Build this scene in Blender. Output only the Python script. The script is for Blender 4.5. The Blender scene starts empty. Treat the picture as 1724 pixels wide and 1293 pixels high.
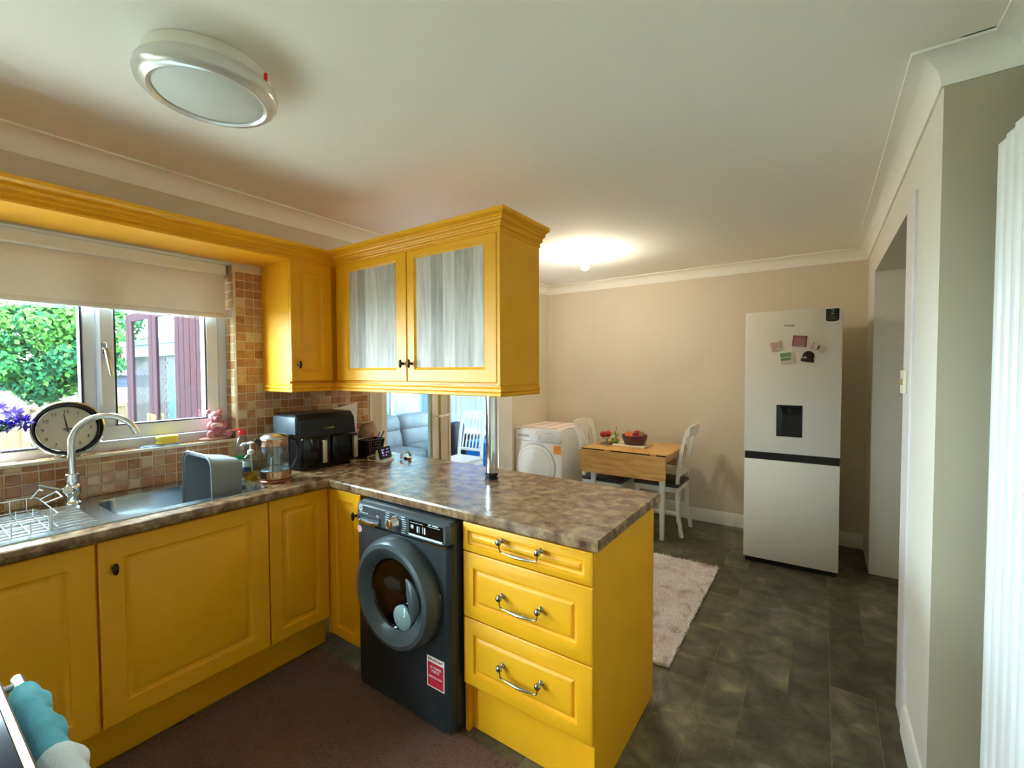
import bpy, bmesh, math, random
from mathutils import Vector, Matrix
random.seed(7)
PI = math.pi
SC = bpy.context.scene
COL = SC.collection

# ------------------------------------------------------------------ camera
cam = bpy.data.cameras.new('camera')
cam.sensor_width = 36
cam.lens = 752.47 / 1724 * 36
cam.clip_start = 0.02
camo = bpy.data.objects.new('camera', cam)
COL.objects.link(camo)
_y, _p, _r = math.radians(34.665), math.radians(-1.797), math.radians(-0.212)
_f = Vector((-math.sin(_y) * math.cos(_p), math.cos(_y) * math.cos(_p), math.sin(_p)))
_rt = Vector((math.cos(_y), math.sin(_y), 0))
_up = _rt.cross(_f)
_r2 = _rt * math.cos(_r) + _up * math.sin(_r)
_u2 = -_rt * math.sin(_r) + _up * math.cos(_r)
_m = Matrix((_r2, _u2, -_f)).transposed().to_4x4()
_m.translation = (2.6614, -1.3342, 1.4692)
camo.matrix_world = _m
SC.camera = camo

# ------------------------------------------------------------------ world, light, exposure
w = bpy.data.worlds.new('sky')
SC.world = w
w.use_nodes = True
_n = w.node_tree.nodes
_l = w.node_tree.links
_bg = _n['Background']
_tc = _n.new('ShaderNodeTexCoord')
_sx = _n.new('ShaderNodeSeparateXYZ')
_cr = _n.new('ShaderNodeValToRGB')
_cr.color_ramp.elements[0].position = 0.0
_cr.color_ramp.elements[0].color = (0.80, 0.90, 1.0, 1)
_cr.color_ramp.elements[1].position = 0.6
_cr.color_ramp.elements[1].color = (0.76, 0.88, 1.0, 1)
_l.new(_tc.outputs['Generated'], _sx.inputs[0])
_l.new(_sx.outputs['Z'], _cr.inputs['Fac'])
_l.new(_cr.outputs['Color'], _bg.inputs['Color'])
_bg.inputs['Strength'].default_value = 17.0
SC.view_settings.view_transform = 'Standard'
SC.view_settings.look = 'None'
SC.view_settings.gamma = 1
SC.view_settings.use_curve_mapping = False
SC.view_settings.exposure = 2.0
SC.cycles.max_bounces = 14
SC.cycles.diffuse_bounces = 8
SC.cycles.glossy_bounces = 5
SC.cycles.transmission_bounces = 10
SC.cycles.transparent_max_bounces = 16
SC.cycles.sample_clamp_indirect = 6
SC.cycles.caustics_reflective = False
SC.cycles.caustics_refractive = False
SC.cycles.use_denoising = True


def portal(name, loc, rot, sx, sy):
    d = bpy.data.lights.new(name, 'AREA')
    d.shape = 'RECTANGLE'
    d.size = sx
    d.size_y = sy
    d.cycles.is_portal = True
    o = bpy.data.objects.new(name, d)
    o.location = loc
    o.rotation_euler = rot
    COL.objects.link(o)


# area light emits along its local -Z
portal('window_daylight_portal', (-0.28, -0.96, 1.55), (0, -PI / 2, 0), 0.95, 1.6)
portal('added_door_portal', (-0.28, -2.85, 1.05), (0, -PI / 2, 0), 2.1, 0.9)
portal('lounge_window_portal', (-1.2, 3.62, 1.35), (-PI / 2, 0, 0), 1.9, 1.5)

# ------------------------------------------------------------------ materials


def lin(c):
    return tuple((v / 12.92 if v <= 0.04045 else ((v + 0.055) / 1.055) ** 2.4) for v in [x / 255 for x in c])


def mat(name, rgb, rough=0.5, metal=0.0, noise=None, bump=None, rgb2=None, spec=0.5, trans=0.0, emit=0.0,
        coord='Object', scale3=(1, 1, 1), alpha=1.0, coat=0.0, ior=1.45, sheen=0.0, sss=0.0, ramp=None):
    """rgb in sRGB 0..255. noise=(scale, detail, distortion): mixes rgb to rgb2. bump=(scale, strength)"""
    m = bpy.data.materials.new(name)
    m.use_nodes = True
    nt = m.node_tree
    b = nt.nodes['Principled BSDF']
    c = lin(rgb)
    b.inputs['Base Color'].default_value = (*c, 1)
    b.inputs['Roughness'].default_value = rough
    b.inputs['Metallic'].default_value = metal
    b.inputs['Specular IOR Level'].default_value = spec
    b.inputs['IOR'].default_value = ior
    b.inputs['Transmission Weight'].default_value = trans
    b.inputs['Alpha'].default_value = alpha
    b.inputs['Coat Weight'].default_value = coat
    b.inputs['Sheen Weight'].default_value = sheen
    if emit:
        b.inputs['Emission Color'].default_value = (*c, 1)
        b.inputs['Emission Strength'].default_value = emit
    vec = None
    if noise or bump:
        if coord == 'World':
            g = nt.nodes.new('ShaderNodeNewGeometry')
            vec = g.outputs['Position']
        else:
            t = nt.nodes.new('ShaderNodeTexCoord')
            vec = t.outputs[coord]
        mp = nt.nodes.new('ShaderNodeMapping')
        mp.inputs['Scale'].default_value = scale3
        nt.links.new(vec, mp.inputs['Vector'])
        vec = mp.outputs['Vector']
    if noise:
        nz = nt.nodes.new('ShaderNodeTexNoise')
        nz.inputs['Scale'].default_value = noise[0]
        nz.inputs['Detail'].default_value = noise[1]
        nz.inputs['Distortion'].default_value = noise[2]
        nz.inputs['Roughness'].default_value = 0.62
        nt.links.new(vec, nz.inputs['Vector'])
        cr = nt.nodes.new('ShaderNodeValToRGB')
        e = cr.color_ramp.elements
        if ramp:
            e[0].position, e[0].color = ramp[0][0], (*lin(ramp[0][1]), 1)
            e[1].position, e[1].color = ramp[-1][0], (*lin(ramp[-1][1]), 1)
            for p, cc in ramp[1:-1]:
                k = cr.color_ramp.elements.new(p)
                k.color = (*lin(cc), 1)
        else:
            e[0].position, e[0].color = 0.35, (*c, 1)
            e[1].position, e[1].color = 0.65, (*lin(rgb2 or rgb), 1)
        nt.links.new(nz.outputs['Fac'], cr.inputs['Fac'])
        nt.links.new(cr.outputs['Color'], b.inputs['Base Color'])
    if bump:
        n2 = nt.nodes.new('ShaderNodeTexNoise')
        n2.inputs['Scale'].default_value = bump[0]
        n2.inputs['Detail'].default_value = 3
        nt.links.new(vec, n2.inputs['Vector'])
        bp = nt.nodes.new('ShaderNodeBump')
        bp.inputs['Strength'].default_value = bump[1]
        bp.inputs['Distance'].default_value = 0.01
        nt.links.new(n2.outputs['Fac'], bp.inputs['Height'])
        nt.links.new(bp.outputs['Normal'], b.inputs['Normal'])
    return m


def stripes(name, c1, c2, scale, axis='X', rough=0.8, width=0.5):
    m = bpy.data.materials.new(name)
    m.use_nodes = True
    nt = m.node_tree
    b = nt.nodes['Principled BSDF']
    b.inputs['Roughness'].default_value = rough
    t = nt.nodes.new('ShaderNodeTexCoord')
    wv = nt.nodes.new('ShaderNodeTexWave')
    wv.bands_direction = axis
    wv.inputs['Scale'].default_value = scale
    cr = nt.nodes.new('ShaderNodeValToRGB')
    cr.color_ramp.interpolation = 'CONSTANT'
    cr.color_ramp.elements[0].color = (*lin(c1), 1)
    cr.color_ramp.elements[1].color = (*lin(c2), 1)
    cr.color_ramp.elements[1].position = width
    nt.links.new(t.outputs['Object'], wv.inputs['Vector'])
    nt.links.new(wv.outputs['Fac'], cr.inputs['Fac'])
    nt.links.new(cr.outputs['Color'], b.inputs['Base Color'])
    return m


M = {}
M['yellow'] = mat('yellow_paint', (238, 171, 22), 0.42, bump=(90, 0.03), noise=(6, 2, 0), rgb2=(234, 166, 18))
M['ceiling'] = mat('ceiling_paint', (243, 241, 233), 0.9, bump=(60, 0.03))
M['wall'] = mat('beige_wall_paint', (218, 208, 188), 0.9, noise=(1.5, 2, 0), rgb2=(214, 204, 184), bump=(80, 0.03))
M['offwhite'] = mat('offwhite_wall_paint', (224, 219, 207), 0.85, bump=(80, 0.03))
M['shade_toned'] = mat('wall_paint_shaded', (180, 170, 146), 0.9, bump=(80, 0.03))  # same wall paint, darkened to stand in for shade on these walls
M['casing'] = mat('casing_paint', (222, 216, 214), 0.5)
M['white'] = mat('white_gloss_paint', (236, 234, 226), 0.4)
M['cornice'] = mat('cornice_white', (240, 238, 228), 0.75)
M['upvc'] = mat('white_upvc', (232, 236, 240), 0.3)
M['gasket'] = mat('dark_gasket', (40, 34, 60), 0.5)
M['grout'] = mat('beige_grout', (234, 216, 188), 0.85, noise=(60, 3, 0), rgb2=(222, 202, 172))
TILES = []
for i, (a, b_) in enumerate([((192, 140, 92), (168, 114, 70)), ((202, 156, 108), (180, 130, 84)), ((210, 174, 130), (190, 152, 108)),
                             ((222, 198, 160), (200, 170, 130)), ((178, 126, 82), (156, 102, 64))]):
    TILES.append(mat('travertine_tile_%s' % 'abcde'[i], a, 0.22, noise=(38, 4, 0.6), rgb2=b_, bump=(120, 0.08), coord='World'))
M['worktop'] = mat('brown_stone_laminate', (120, 95, 75), 0.2, noise=(20, 12, 0.1), bump=(140, 0.02), coord='World',
                   ramp=[(0.32, (78, 52, 36)), (0.43, (112, 84, 58)), (0.52, (134, 106, 76)), (0.63, (162, 136, 100)), (0.76, (132, 104, 74))])
M['slate'] = mat('slate_vinyl', (74, 72, 58), 0.36, noise=(7, 11, 0.5), bump=(30, 0.06), coord='World',
                 ramp=[(0.30, (56, 50, 40)), (0.45, (82, 77, 62)), (0.56, (104, 99, 80)), (0.72, (146, 140, 116))])
M['slate2'] = mat('slate_vinyl_dark', (64, 60, 48), 0.36, noise=(8, 11, 0.5), bump=(30, 0.06), coord='World',
                  ramp=[(0.30, (50, 44, 35)), (0.46, (72, 67, 53)), (0.6, (94, 88, 71)), (0.76, (128, 120, 98))])
M['joint'] = mat('floor_joint', (128, 118, 94), 0.7)
M['steel'] = mat('brushed_steel', (200, 204, 206), 0.28, 1.0, bump=(200, 0.02), scale3=(1, 20, 1))
M['basin'] = mat('polished_sink_steel', (186, 196, 200), 0.2, 1.0)
M['chrome'] = mat('chrome', (225, 226, 228), 0.08, 1.0)
M['pewter'] = mat('polished_pewter', (170, 164, 156), 0.22, 1.0)
M['bronze'] = mat('dark_bronze', (66, 46, 34), 0.35, 0.8)
M['brass'] = mat('brass', (214, 184, 96), 0.25, 1.0)
M['copper'] = mat('rose_copper', (186, 140, 112), 0.2, 1.0)
M['black'] = mat('black_plastic', (18, 18, 19), 0.35)
M['blackgloss'] = mat('black_gloss', (8, 8, 10), 0.08)
M['anthracite'] = mat('anthracite_enamel', (48, 53, 56), 0.33, 0.3)
M['anthracite_ring'] = mat('anthracite_plastic', (74, 82, 86), 0.28, 0.2)
M['appliance'] = mat('white_enamel', (240, 240, 238), 0.3)
M['fridge'] = mat('white_fridge_enamel', (238, 234, 224), 0.42)
M['greyplastic'] = mat('grey_washing_up_plastic', (132, 140, 146), 0.5, bump=(160, 0.05))
M['planks'] = mat('weathered_plank_vinyl', (190, 180, 166), 0.6, noise=(6, 8, 0.5), scale3=(5, 5, 0.45), bump=(40, 0.04), coord='World',
                  ramp=[(0.25, (152, 142, 130)), (0.42, (184, 174, 164)), (0.55, (202, 194, 185)), (0.72, (214, 208, 200)), (0.85, (174, 164, 154))])
PLANKS = [M['planks']]
for nm_, k_ in (('mid', 0.92), ('dark', 0.84)):
    PLANKS.append(mat('weathered_plank_vinyl_' + nm_, (190, 180, 166), 0.6, noise=(7, 8, 0.5), scale3=(5, 5, 0.45), bump=(40, 0.04), coord='World',
                      ramp=[(p_, tuple(v_ * k_ for v_ in c_)) for p_, c_ in ((0.25, (152, 142, 130)), (0.42, (184, 174, 164)), (0.55, (202, 194, 185)), (0.72, (214, 208, 200)), (0.85, (174, 164, 154)))]))
M['oak'] = mat('oiled_hardwood', (208, 160, 92), 0.35, noise=(4, 6, 0.8), scale3=(1, 7, 7), ramp=[(0.3, (182, 130, 66)), (0.5, (208, 160, 92)), (0.7, (222, 180, 112))], coord='World')
M['cushion'] = mat('dark_leatherette', (56, 52, 56), 0.45)
M['chairpaint'] = mat('chair_white_paint', (232, 232, 222), 0.45)
M['rug'] = mat('cream_shag', (214, 204, 198), 0.95, noise=(9, 5, 0.6), sheen=0.3, coord='World',
               ramp=[(0.3, (196, 176, 168)), (0.44, (238, 228, 226)), (0.7, (250, 248, 246))])
M['mat'] = mat('brown_carpet', (116, 76, 58), 0.95, noise=(120, 3, 0), rgb2=(94, 58, 42), bump=(260, 0.6), coord='World', sheen=0.2)
M['glass'] = mat('clear_glass', (245, 252, 252), 0.0, trans=1.0, ior=1.45)


def thin_glass(name, tint, refl=0.06, edge=0.7):
    m = bpy.data.materials.new(name)
    m.use_nodes = True
    nt = m.node_tree
    nt.nodes.remove(nt.nodes['Principled BSDF'])
    out = nt.nodes['Material Output']
    tr = nt.nodes.new('ShaderNodeBsdfTransparent')
    tr.inputs['Color'].default_value = (*lin(tint), 1)
    gl = nt.nodes.new('ShaderNodeBsdfGlossy')
    gl.inputs['Roughness'].default_value = 0.02
    lw = nt.nodes.new('ShaderNodeLayerWeight')
    lw.inputs['Blend'].default_value = 0.5
    pw = nt.nodes.new('ShaderNodeMath')
    pw.operation = 'POWER'
    pw.inputs[1].default_value = 4.0
    nt.links.new(lw.outputs['Facing'], pw.inputs[0])
    fr = nt.nodes.new('ShaderNodeMath')
    fr.operation = 'MULTIPLY_ADD'
    fr.inputs[1].default_value = edge
    fr.inputs[2].default_value = refl
    nt.links.new(pw.outputs[0], fr.inputs[0])
    mx = nt.nodes.new('ShaderNodeMixShader')
    nt.links.new(fr.outputs[0], mx.inputs['Fac'])
    nt.links.new(tr.outputs[0], mx.inputs[1])
    nt.links.new(gl.outputs[0], mx.inputs[2])
    nt.links.new(mx.outputs[0], out.inputs['Surface'])
    return m


M['pane'] = thin_glass('window_glass', (236, 246, 246))
M['porchpane'] = thin_glass('porch_glass', (226, 238, 240), 0.03, 0.2)
M['bottleglass'] = thin_glass('clear_plastic', (234, 242, 242), 0.10)
M['kettleglass'] = thin_glass('kettle_glass', (206, 218, 220), 0.16, 0.7)
M['liquid'] = thin_glass('amber_liquid', (248, 226, 130))
M['drumglass'] = thin_glass('smoked_glass', (186, 194, 198))
M['radiator'] = mat('radiator_white', (238, 240, 238), 0.3)
M['cream'] = mat('cream_plastic', (232, 224, 200), 0.4)
M['pink'] = mat('pink_resin', (216, 148, 152), 0.55, noise=(40, 3, 0), rgb2=(196, 120, 128))
M['palepink'] = mat('pale_pink_resin', (236, 200, 194), 0.5)
M['spongeyellow'] = mat('sponge_yellow', (246, 220, 90), 0.9, bump=(150, 0.4))
M['red'] = mat('red_plastic', (220, 40, 34), 0.35)
M['orange'] = mat('orange_fruit', (232, 112, 40), 0.5, bump=(90, 0.1))
M['apple'] = mat('red_apple', (176, 44, 32), 0.35, noise=(8, 3, 0), rgb2=(140, 24, 24))
M['kiwi'] = mat('brown_kiwi', (138, 112, 60), 0.9, bump=(80, 0.3))
M['grape'] = mat('green_grape', (150, 170, 70), 0.3)
M['stalk'] = mat('brown_stalk', (92, 66, 40), 0.8)
M['bowl'] = mat('purple_brown_ceramic', (110, 72, 84), 0.4, noise=(5, 2, 0), rgb2=(92, 58, 70))
M['paper'] = mat('white_paper', (238, 234, 224), 0.8)
M['teal'] = mat('teal_cloth', (120, 196, 196), 0.95, noise=(14, 3, 0), rgb2=(96, 174, 178), bump=(200, 0.2))
M['whitecloth'] = mat('white_cloth', (232, 230, 222), 0.95, bump=(200, 0.2))
M['purple'] = mat('purple_petal', (110, 70, 210), 0.6, noise=(20, 2, 0), rgb2=(80, 44, 180))
M['lilac'] = mat('lilac_petal', (180, 160, 240), 0.6)
M['leaf'] = mat('green_leaf', (62, 112, 62), 0.5)
M['hobglass'] = mat('black_hob_glass', (20, 26, 40), 0.1, noise=(60, 4, 0), rgb2=(30, 40, 60))
M['oven'] = mat('oven_steel', (150, 154, 158), 0.3, 0.9)
M['clockface'] = mat('clock_face', (226, 218, 200), 0.6)
M['screen'] = mat('display_screen', (30, 24, 66), 0.2, emit=0.06)
M['leather'] = mat('grey_leather', (118, 121, 126), 0.42, noise=(5, 4, 0.5), rgb2=(102, 105, 110), bump=(60, 0.08))
M['mint'] = mat('pale_mint_wall', (164, 190, 196), 0.85)
M['loungefloor'] = mat('grey_carpet', (150, 150, 150), 0.95, bump=(200, 0.3))
M['bluebox'] = mat('blue_storage_fabric', (20, 110, 190), 0.7)
M['darkbag'] = mat('dark_bag_fabric', (24, 26, 34), 0.7)
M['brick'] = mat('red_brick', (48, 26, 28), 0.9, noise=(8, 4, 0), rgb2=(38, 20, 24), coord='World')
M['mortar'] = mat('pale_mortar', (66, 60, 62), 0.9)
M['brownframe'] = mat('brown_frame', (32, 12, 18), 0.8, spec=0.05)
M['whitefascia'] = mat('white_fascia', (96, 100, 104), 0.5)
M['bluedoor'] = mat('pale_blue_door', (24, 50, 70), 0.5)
M['grass'] = mat('lawn_grass', (84, 92, 56), 0.95, noise=(4, 5, 0), rgb2=(104, 110, 70), coord='World')
M['bounce_paving'] = mat('bounce_slab', (150, 143, 132), 0.9, noise=(6, 5, 0.3), rgb2=(136, 128, 116), coord='World')
M['fence'] = mat('fence_wood', (84, 66, 44), 0.9, noise=(3, 5, 0.5), scale3=(8, 8, 1), rgb2=(68, 52, 34), coord='World')
M['bark'] = mat('tree_bark', (84, 70, 56), 0.9, bump=(20, 0.5))
LEAVES = [mat('tree_leaf_%s' % n, c, 0.9, spec=0.04) for n, c in (('mid', (30, 72, 36)), ('light', (54, 92, 38)), ('dark', (18, 50, 32)))]
M['navy'] = mat('dark_blue_timber', (22, 32, 48), 0.8)
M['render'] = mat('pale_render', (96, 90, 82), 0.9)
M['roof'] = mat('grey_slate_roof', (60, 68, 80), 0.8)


def translucent(name, rgb, fac=0.5):
    m = bpy.data.materials.new(name)
    m.use_nodes = True
    nt = m.node_tree
    b = nt.nodes['Principled BSDF']
    b.inputs['Base Color'].default_value = (*lin(rgb), 1)
    b.inputs['Roughness'].default_value = 0.8
    t = nt.nodes.new('ShaderNodeBsdfTranslucent')
    t.inputs['Color'].default_value = (*lin(rgb), 1)
    mx = nt.nodes.new('ShaderNodeMixShader')
    mx.inputs['Fac'].default_value = fac
    nt.links.new(b.outputs[0], mx.inputs[1])
    nt.links.new(t.outputs[0], mx.inputs[2])
    nt.links.new(mx.outputs[0], nt.nodes['Material Output'].inputs['Surface'])
    return m


M['fabric_blind'] = translucent('roller_blind_fabric', (228, 221, 212), 0.08)
M['vblind'] = translucent('vertical_blind_fabric', (180, 186, 212), 0.16)
M['opal'] = translucent('added_opal_panel', (108, 120, 132), 0.9)

# ------------------------------------------------------------------ mesh builder


class MB:
    def __init__(s):
        s.bm = bmesh.new()
        s.mi = 0

    def _f(s, vs):
        try:
            f = s.bm.faces.new(vs)
            f.material_index = s.mi
            return f
        except ValueError:
            return None

    def box(s, x0, y0, z0, x1, y1, z1, bev=0, seg=1, mx=None):
        x0, x1 = min(x0, x1), max(x0, x1)
        y0, y1 = min(y0, y1), max(y0, y1)
        z0, z1 = min(z0, z1), max(z0, z1)
        v = [s.bm.verts.new(c) for c in ((x0, y0, z0), (x1, y0, z0), (x1, y1, z0), (x0, y1, z0), (x0, y0, z1), (x1, y0, z1), (x1, y1, z1), (x0, y1, z1))]
        fs = [s._f([v[i] for i in q]) for q in ((0, 3, 2, 1), (4, 5, 6, 7), (0, 1, 5, 4), (1, 2, 6, 5), (2, 3, 7, 6), (3, 0, 4, 7))]
        vs = v
        if bev:
            es = list({e for f in fs for e in f.edges})
            r = bmesh.ops.bevel(s.bm, geom=es, offset=bev, segments=seg, affect='EDGES', profile=0.5)
            vs = list({vv for f in r['faces'] for vv in f.verts} | {vv for vv in v if vv.is_valid})
            for f in r['faces']:
                f.material_index = s.mi
        if mx is not None:
            bmesh.ops.transform(s.bm, matrix=mx, verts=[q for q in vs if q.is_valid])
        return s

    def loops(s, rings, cap0=True, cap1=True, closed=True):
        vv = [[s.bm.verts.new(p) for p in r] for r in rings]
        n = len(vv[0])
        for a, b in zip(vv, vv[1:]):
            for i in range(n if closed else n - 1):
                s._f([a[i], a[(i + 1) % n], b[(i + 1) % n], b[i]])
        if cap0:
            s._f(list(reversed(vv[0])))
        if cap1:
            s._f(vv[-1])
        return s

    def lathe(s, prof, c=(0, 0, 0), seg=24, mx=None, cap0=True, cap1=True):
        """prof [(r,h)] about local Z; mx orients it before moving to c"""
        mx = mx or Matrix.Identity(3)
        rings = []
        for r, h in prof:
            r = max(r, 1e-4)
            rings.append([Vector(c) + mx @ Vector((r * math.cos(2 * PI * i / seg), r * math.sin(2 * PI * i / seg), h)) for i in range(seg)])
        return s.loops(rings, cap0, cap1)

    def tube(s, pts, r, seg=8, closed=False):
        pts = [Vector(p) for p in pts]
        n = len(pts)
        rr = r if isinstance(r, (list, tuple)) else [r] * n
        t0 = (pts[1] - pts[0]).normalized()
        up = Vector((0, 0, 1)) if abs(t0.z) < 0.9 else Vector((1, 0, 0))
        u = t0.cross(up).normalized()
        rings = []
        for i, p in enumerate(pts):
            a = pts[max(i - 1, 0)]
            b = pts[min(i + 1, n - 1)]
            if closed:
                a, b = pts[i - 1], pts[(i + 1) % n]
            t = (b - a).normalized()
            u = (u - t * u.dot(t)).normalized()
            v = t.cross(u)
            rings.append([p + (u * math.cos(2 * PI * k / seg) + v * math.sin(2 * PI * k / seg)) * rr[i] for k in range(seg)])
        if closed:
            rings.append(rings[0])
            return s.loops(rings, False, False)
        return s.loops(rings)

    def prism(s, poly, axis, a, b):
        def P(q, h):
            if axis == 'X':
                return (h, q[0], q[1])
            if axis == 'Y':
                return (q[0], h, q[1])
            return (q[0], q[1], h)
        s.loops([[P(q, a) for q in poly], [P(q, b) for q in poly]])
        return s

    def sweep(s, prof, path, side=1, closed=False):
        """prof [(offset, z)] closed polygon; path plan points; offset towards side (left=+1) of travel"""
        n = len(path)
        rings = []
        for i in range(n):
            p = Vector(path[i]).to_2d()
            ds = []
            if i > 0 or closed:
                ds.append((p - Vector(path[i - 1]).to_2d()).normalized())
            if i < n - 1 or closed:
                ds.append((Vector(path[(i + 1) % n]).to_2d() - p).normalized())
            ns = [Vector((-d.y, d.x)) * side for d in ds]
            m = sum(ns, Vector((0, 0)))
            m.normalize()
            m /= max(0.2, m.dot(ns[0]))
            rings.append([(p.x + m.x * o, p.y + m.y * o, z) for o, z in prof])
        if closed:
            rings.append(rings[0])
        return s.loops(rings, not closed, not closed)

    def nest(s, O, U, V, W, u0, u1, v0, v1, steps, back=True):
        """raised panel: nested rectangles. O origin, U/V/W axes; steps [(inset, w)]"""
        O, U, V, W = map(Vector, (O, U, V, W))
        rings = []
        for ins, wv in steps:
            rings.append([O + U * a + V * b + W * wv for a, b in ((u0 + ins, v0 + ins), (u1 - ins, v0 + ins), (u1 - ins, v1 - ins), (u0 + ins, v1 - ins))])
        return s.loops(rings, back, True)

    def ball(s, c, r, seg=12, rings=8, mx=None):
        rx, ry, rz = r if isinstance(r, (tuple, list)) else (r, r, r)
        mt = Matrix.Translation(Vector(c)) @ (mx.to_4x4() if mx else Matrix.Identity(4)) @ Matrix.Diagonal((rx, ry, rz, 1))
        before = set(s.bm.faces)
        bmesh.ops.create_uvsphere(s.bm, u_segments=seg, v_segments=rings, radius=1, matrix=mt)
        for f in s.bm.faces:
            if f not in before:
                f.material_index = s.mi
        return s

    def quad(s, a, b, c, d):
        s._f([s.bm.verts.new(p) for p in (a, b, c, d)])
        return s

    def xf(s, mx):
        bmesh.ops.transform(s.bm, matrix=mx, verts=s.bm.verts)
        return s


ORG = {}


def link(o, parent=None):
    COL.objects.link(o)
    if parent is not None:
        o.parent = parent
    return o


def put(name, mb, mats, parent=None, local=False, smooth=35, fuse=None, norm=True):
    """one mesh object. world coords unless local"""
    bm = mb.bm
    if norm:
        bmesh.ops.recalc_face_normals(bm, faces=bm.faces)
    if parent is not None and not local:
        org = ORG[parent.name]
    elif parent is None and not local:
        xs = [v.co.x for v in bm.verts]
        ys = [v.co.y for v in bm.verts]
        zs = [v.co.z for v in bm.verts]
        org = Vector(((min(xs) + max(xs)) / 2, (min(ys) + max(ys)) / 2, min(zs)))
    else:
        org = Vector((0, 0, 0))
    if not local:
        for v in bm.verts:
            v.co -= org
    me = bpy.data.meshes.new(name)
    bm.to_mesh(me)
    bm.free()
    for m in (mats if isinstance(mats, (list, tuple)) else [mats]):
        me.materials.append(m)
    if smooth:
        for p in me.polygons:
            p.use_smooth = True
        me.set_sharp_from_angle(angle=math.radians(smooth))
    o = bpy.data.objects.new(name, me)
    if fuse:
        o2 = o
        COL.objects.link(o2)
        md = o2.modifiers.new('r', 'REMESH')
        md.mode = 'VOXEL'
        md.voxel_size = fuse
        md.use_smooth_shade = True
        ms = o2.modifiers.new('s', 'SMOOTH')
        ms.iterations = 4
        dg = bpy.context.evaluated_depsgraph_get()
        me2 = bpy.data.meshes.new_from_object(o2.evaluated_get(dg))
        o2.modifiers.clear()
        o2.data = me2
        if not me2.materials:
            me2.materials.append(mats if not isinstance(mats, (list, tuple)) else mats[0])
        for p in me2.polygons:
            p.use_smooth = True
        COL.objects.unlink(o2)
    link(o, parent)
    if parent is None and not local:
        o.location = org
        ORG[o.name] = org
    elif parent is not None:
        ORG[o.name] = org if not local else Vector((0, 0, 0))
    else:
        ORG[o.name] = org
    return o


def thing(name, label, cat, loc=(0, 0, 0), rz=0, group=None):
    o = bpy.data.objects.new(name, None)
    o.empty_display_size = 0.05
    o.location = loc
    o.rotation_euler = (0, 0, rz)
    link(o)
    ORG[o.name] = Vector(loc)
    tag(o, label, cat, group)
    return o


def tag(o, label, cat, group=None):
    o['label'] = label
    o['category'] = cat
    if group:
        o['group'] = group
    return o


def struct(o, label=None):
    o['kind'] = 'structure'
    if label:
        o['label'] = label
    return o


def lab(o, label):
    o['label'] = label
    return o


def text(name, body, size, m, parent, mx, extrude=0.0006, align='CENTER'):
    """mx: world matrix of the lettering (local X along the text, Y up)"""
    c = bpy.data.curves.new(name, 'FONT')
    c.body = body
    c.size = size
    c.extrude = extrude
    c.align_x = align
    c.align_y = 'CENTER'
    c.resolution_u = 2
    t = bpy.data.objects.new(name, c)
    COL.objects.link(t)
    dg = bpy.context.evaluated_depsgraph_get()
    me = bpy.data.meshes.new_from_object(t.evaluated_get(dg))
    bpy.data.objects.remove(t)
    me.transform(mx)
    me.transform(Matrix.Translation(-ORG[parent.name]))
    me.name = name
    me.materials.clear()
    me.materials.append(m)
    o = bpy.data.objects.new(name, me)
    link(o, parent)
    ORG[o.name] = ORG[parent.name]
    return o


def frame_mx(o, u, v):
    u = Vector(u).normalized()
    v = Vector(v).normalized()
    n = u.cross(v)
    m = Matrix((u, v, n)).transposed().to_4x4()
    m.translation = Vector(o)
    return m


def rloop(x0, x1, y0, y1, r, z, n=5):
    pts = []
    for cx, cy, a0 in ((x1 - r, y1 - r, 0), (x0 + r, y1 - r, 90), (x0 + r, y0 + r, 180), (x1 - r, y0 + r, 270)):
        for k in range(n):
            a = math.radians(a0 + 90 * k / (n - 1))
            pts.append((cx + r * math.cos(a), cy + r * math.sin(a), z))
    return pts


def dup(o, parent=None):
    c = o.copy()
    link(c, parent)
    return c


def dup_tree(root):
    r = dup(root)
    for ch in list(root.children):
        c = dup(ch, r)
        for g in list(ch.children):
            dup(g, c)
    return r


H = 2.43      # ceiling
YB = 3.25     # rear wall of dining end
XR = 2.962    # right-hand wall with the wide doorway
XR2 = 3.142   # right-hand wall behind the radiator
YC = 0.594    # return between them
YK = -1.85    # end of the sink run behind the cooker
YF = -4.6     # wall far behind the camera
ZW = 0.915    # worktop top

# ================================================================== SETTING
# floor -------------------------------------------------------------
mb = MB()
mb.box(-0.02, YF, -0.06, 3.9, YB, -0.0012)
floor = struct(put('floor', mb, M['joint'], smooth=0))
tile_mesh = {}


def floor_tile(x0, x1, y0, y1, k):
    x0, x1, y0, y1 = max(x0, 0.4), min(x1, 3.6), max(y0, YF), min(y1, YB)
    g = 0.0013
    if x1 - x0 < 0.03 or y1 - y0 < 0.03:
        return
    key = (round(x1 - x0, 3), round(y1 - y0, 3), k)
    if key not in tile_mesh:
        b = MB()
        hx, hy = key[0] / 2 - g, key[1] / 2 - g
        b.loops([[(-hx, -hy, -0.003), (hx, -hy, -0.003), (hx, hy, -0.003), (-hx, hy, -0.003)],
                 [(-hx, -hy, -0.0008), (hx, -hy, -0.0008), (hx, hy, -0.0008), (-hx, hy, -0.0008)],
                 [(-hx + .001, -hy + .001, 0), (hx - .001, -hy + .001, 0), (hx - .001, hy - .001, 0), (-hx + .001, hy - .001, 0)]])
        me = bpy.data.meshes.new('tile')
        bmesh.ops.recalc_face_normals(b.bm, faces=b.bm.faces)
        b.bm.to_mesh(me)
        b.bm.free()
        me.materials.append(M['slate'] if k else M['slate2'])
        tile_mesh[key] = me
    o = bpy.data.objects.new('tile', tile_mesh[key])
    link(o, floor)
    o.location = Vector(((x0 + x1) / 2, (y0 + y1) / 2, 0)) - ORG[floor.name]


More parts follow.
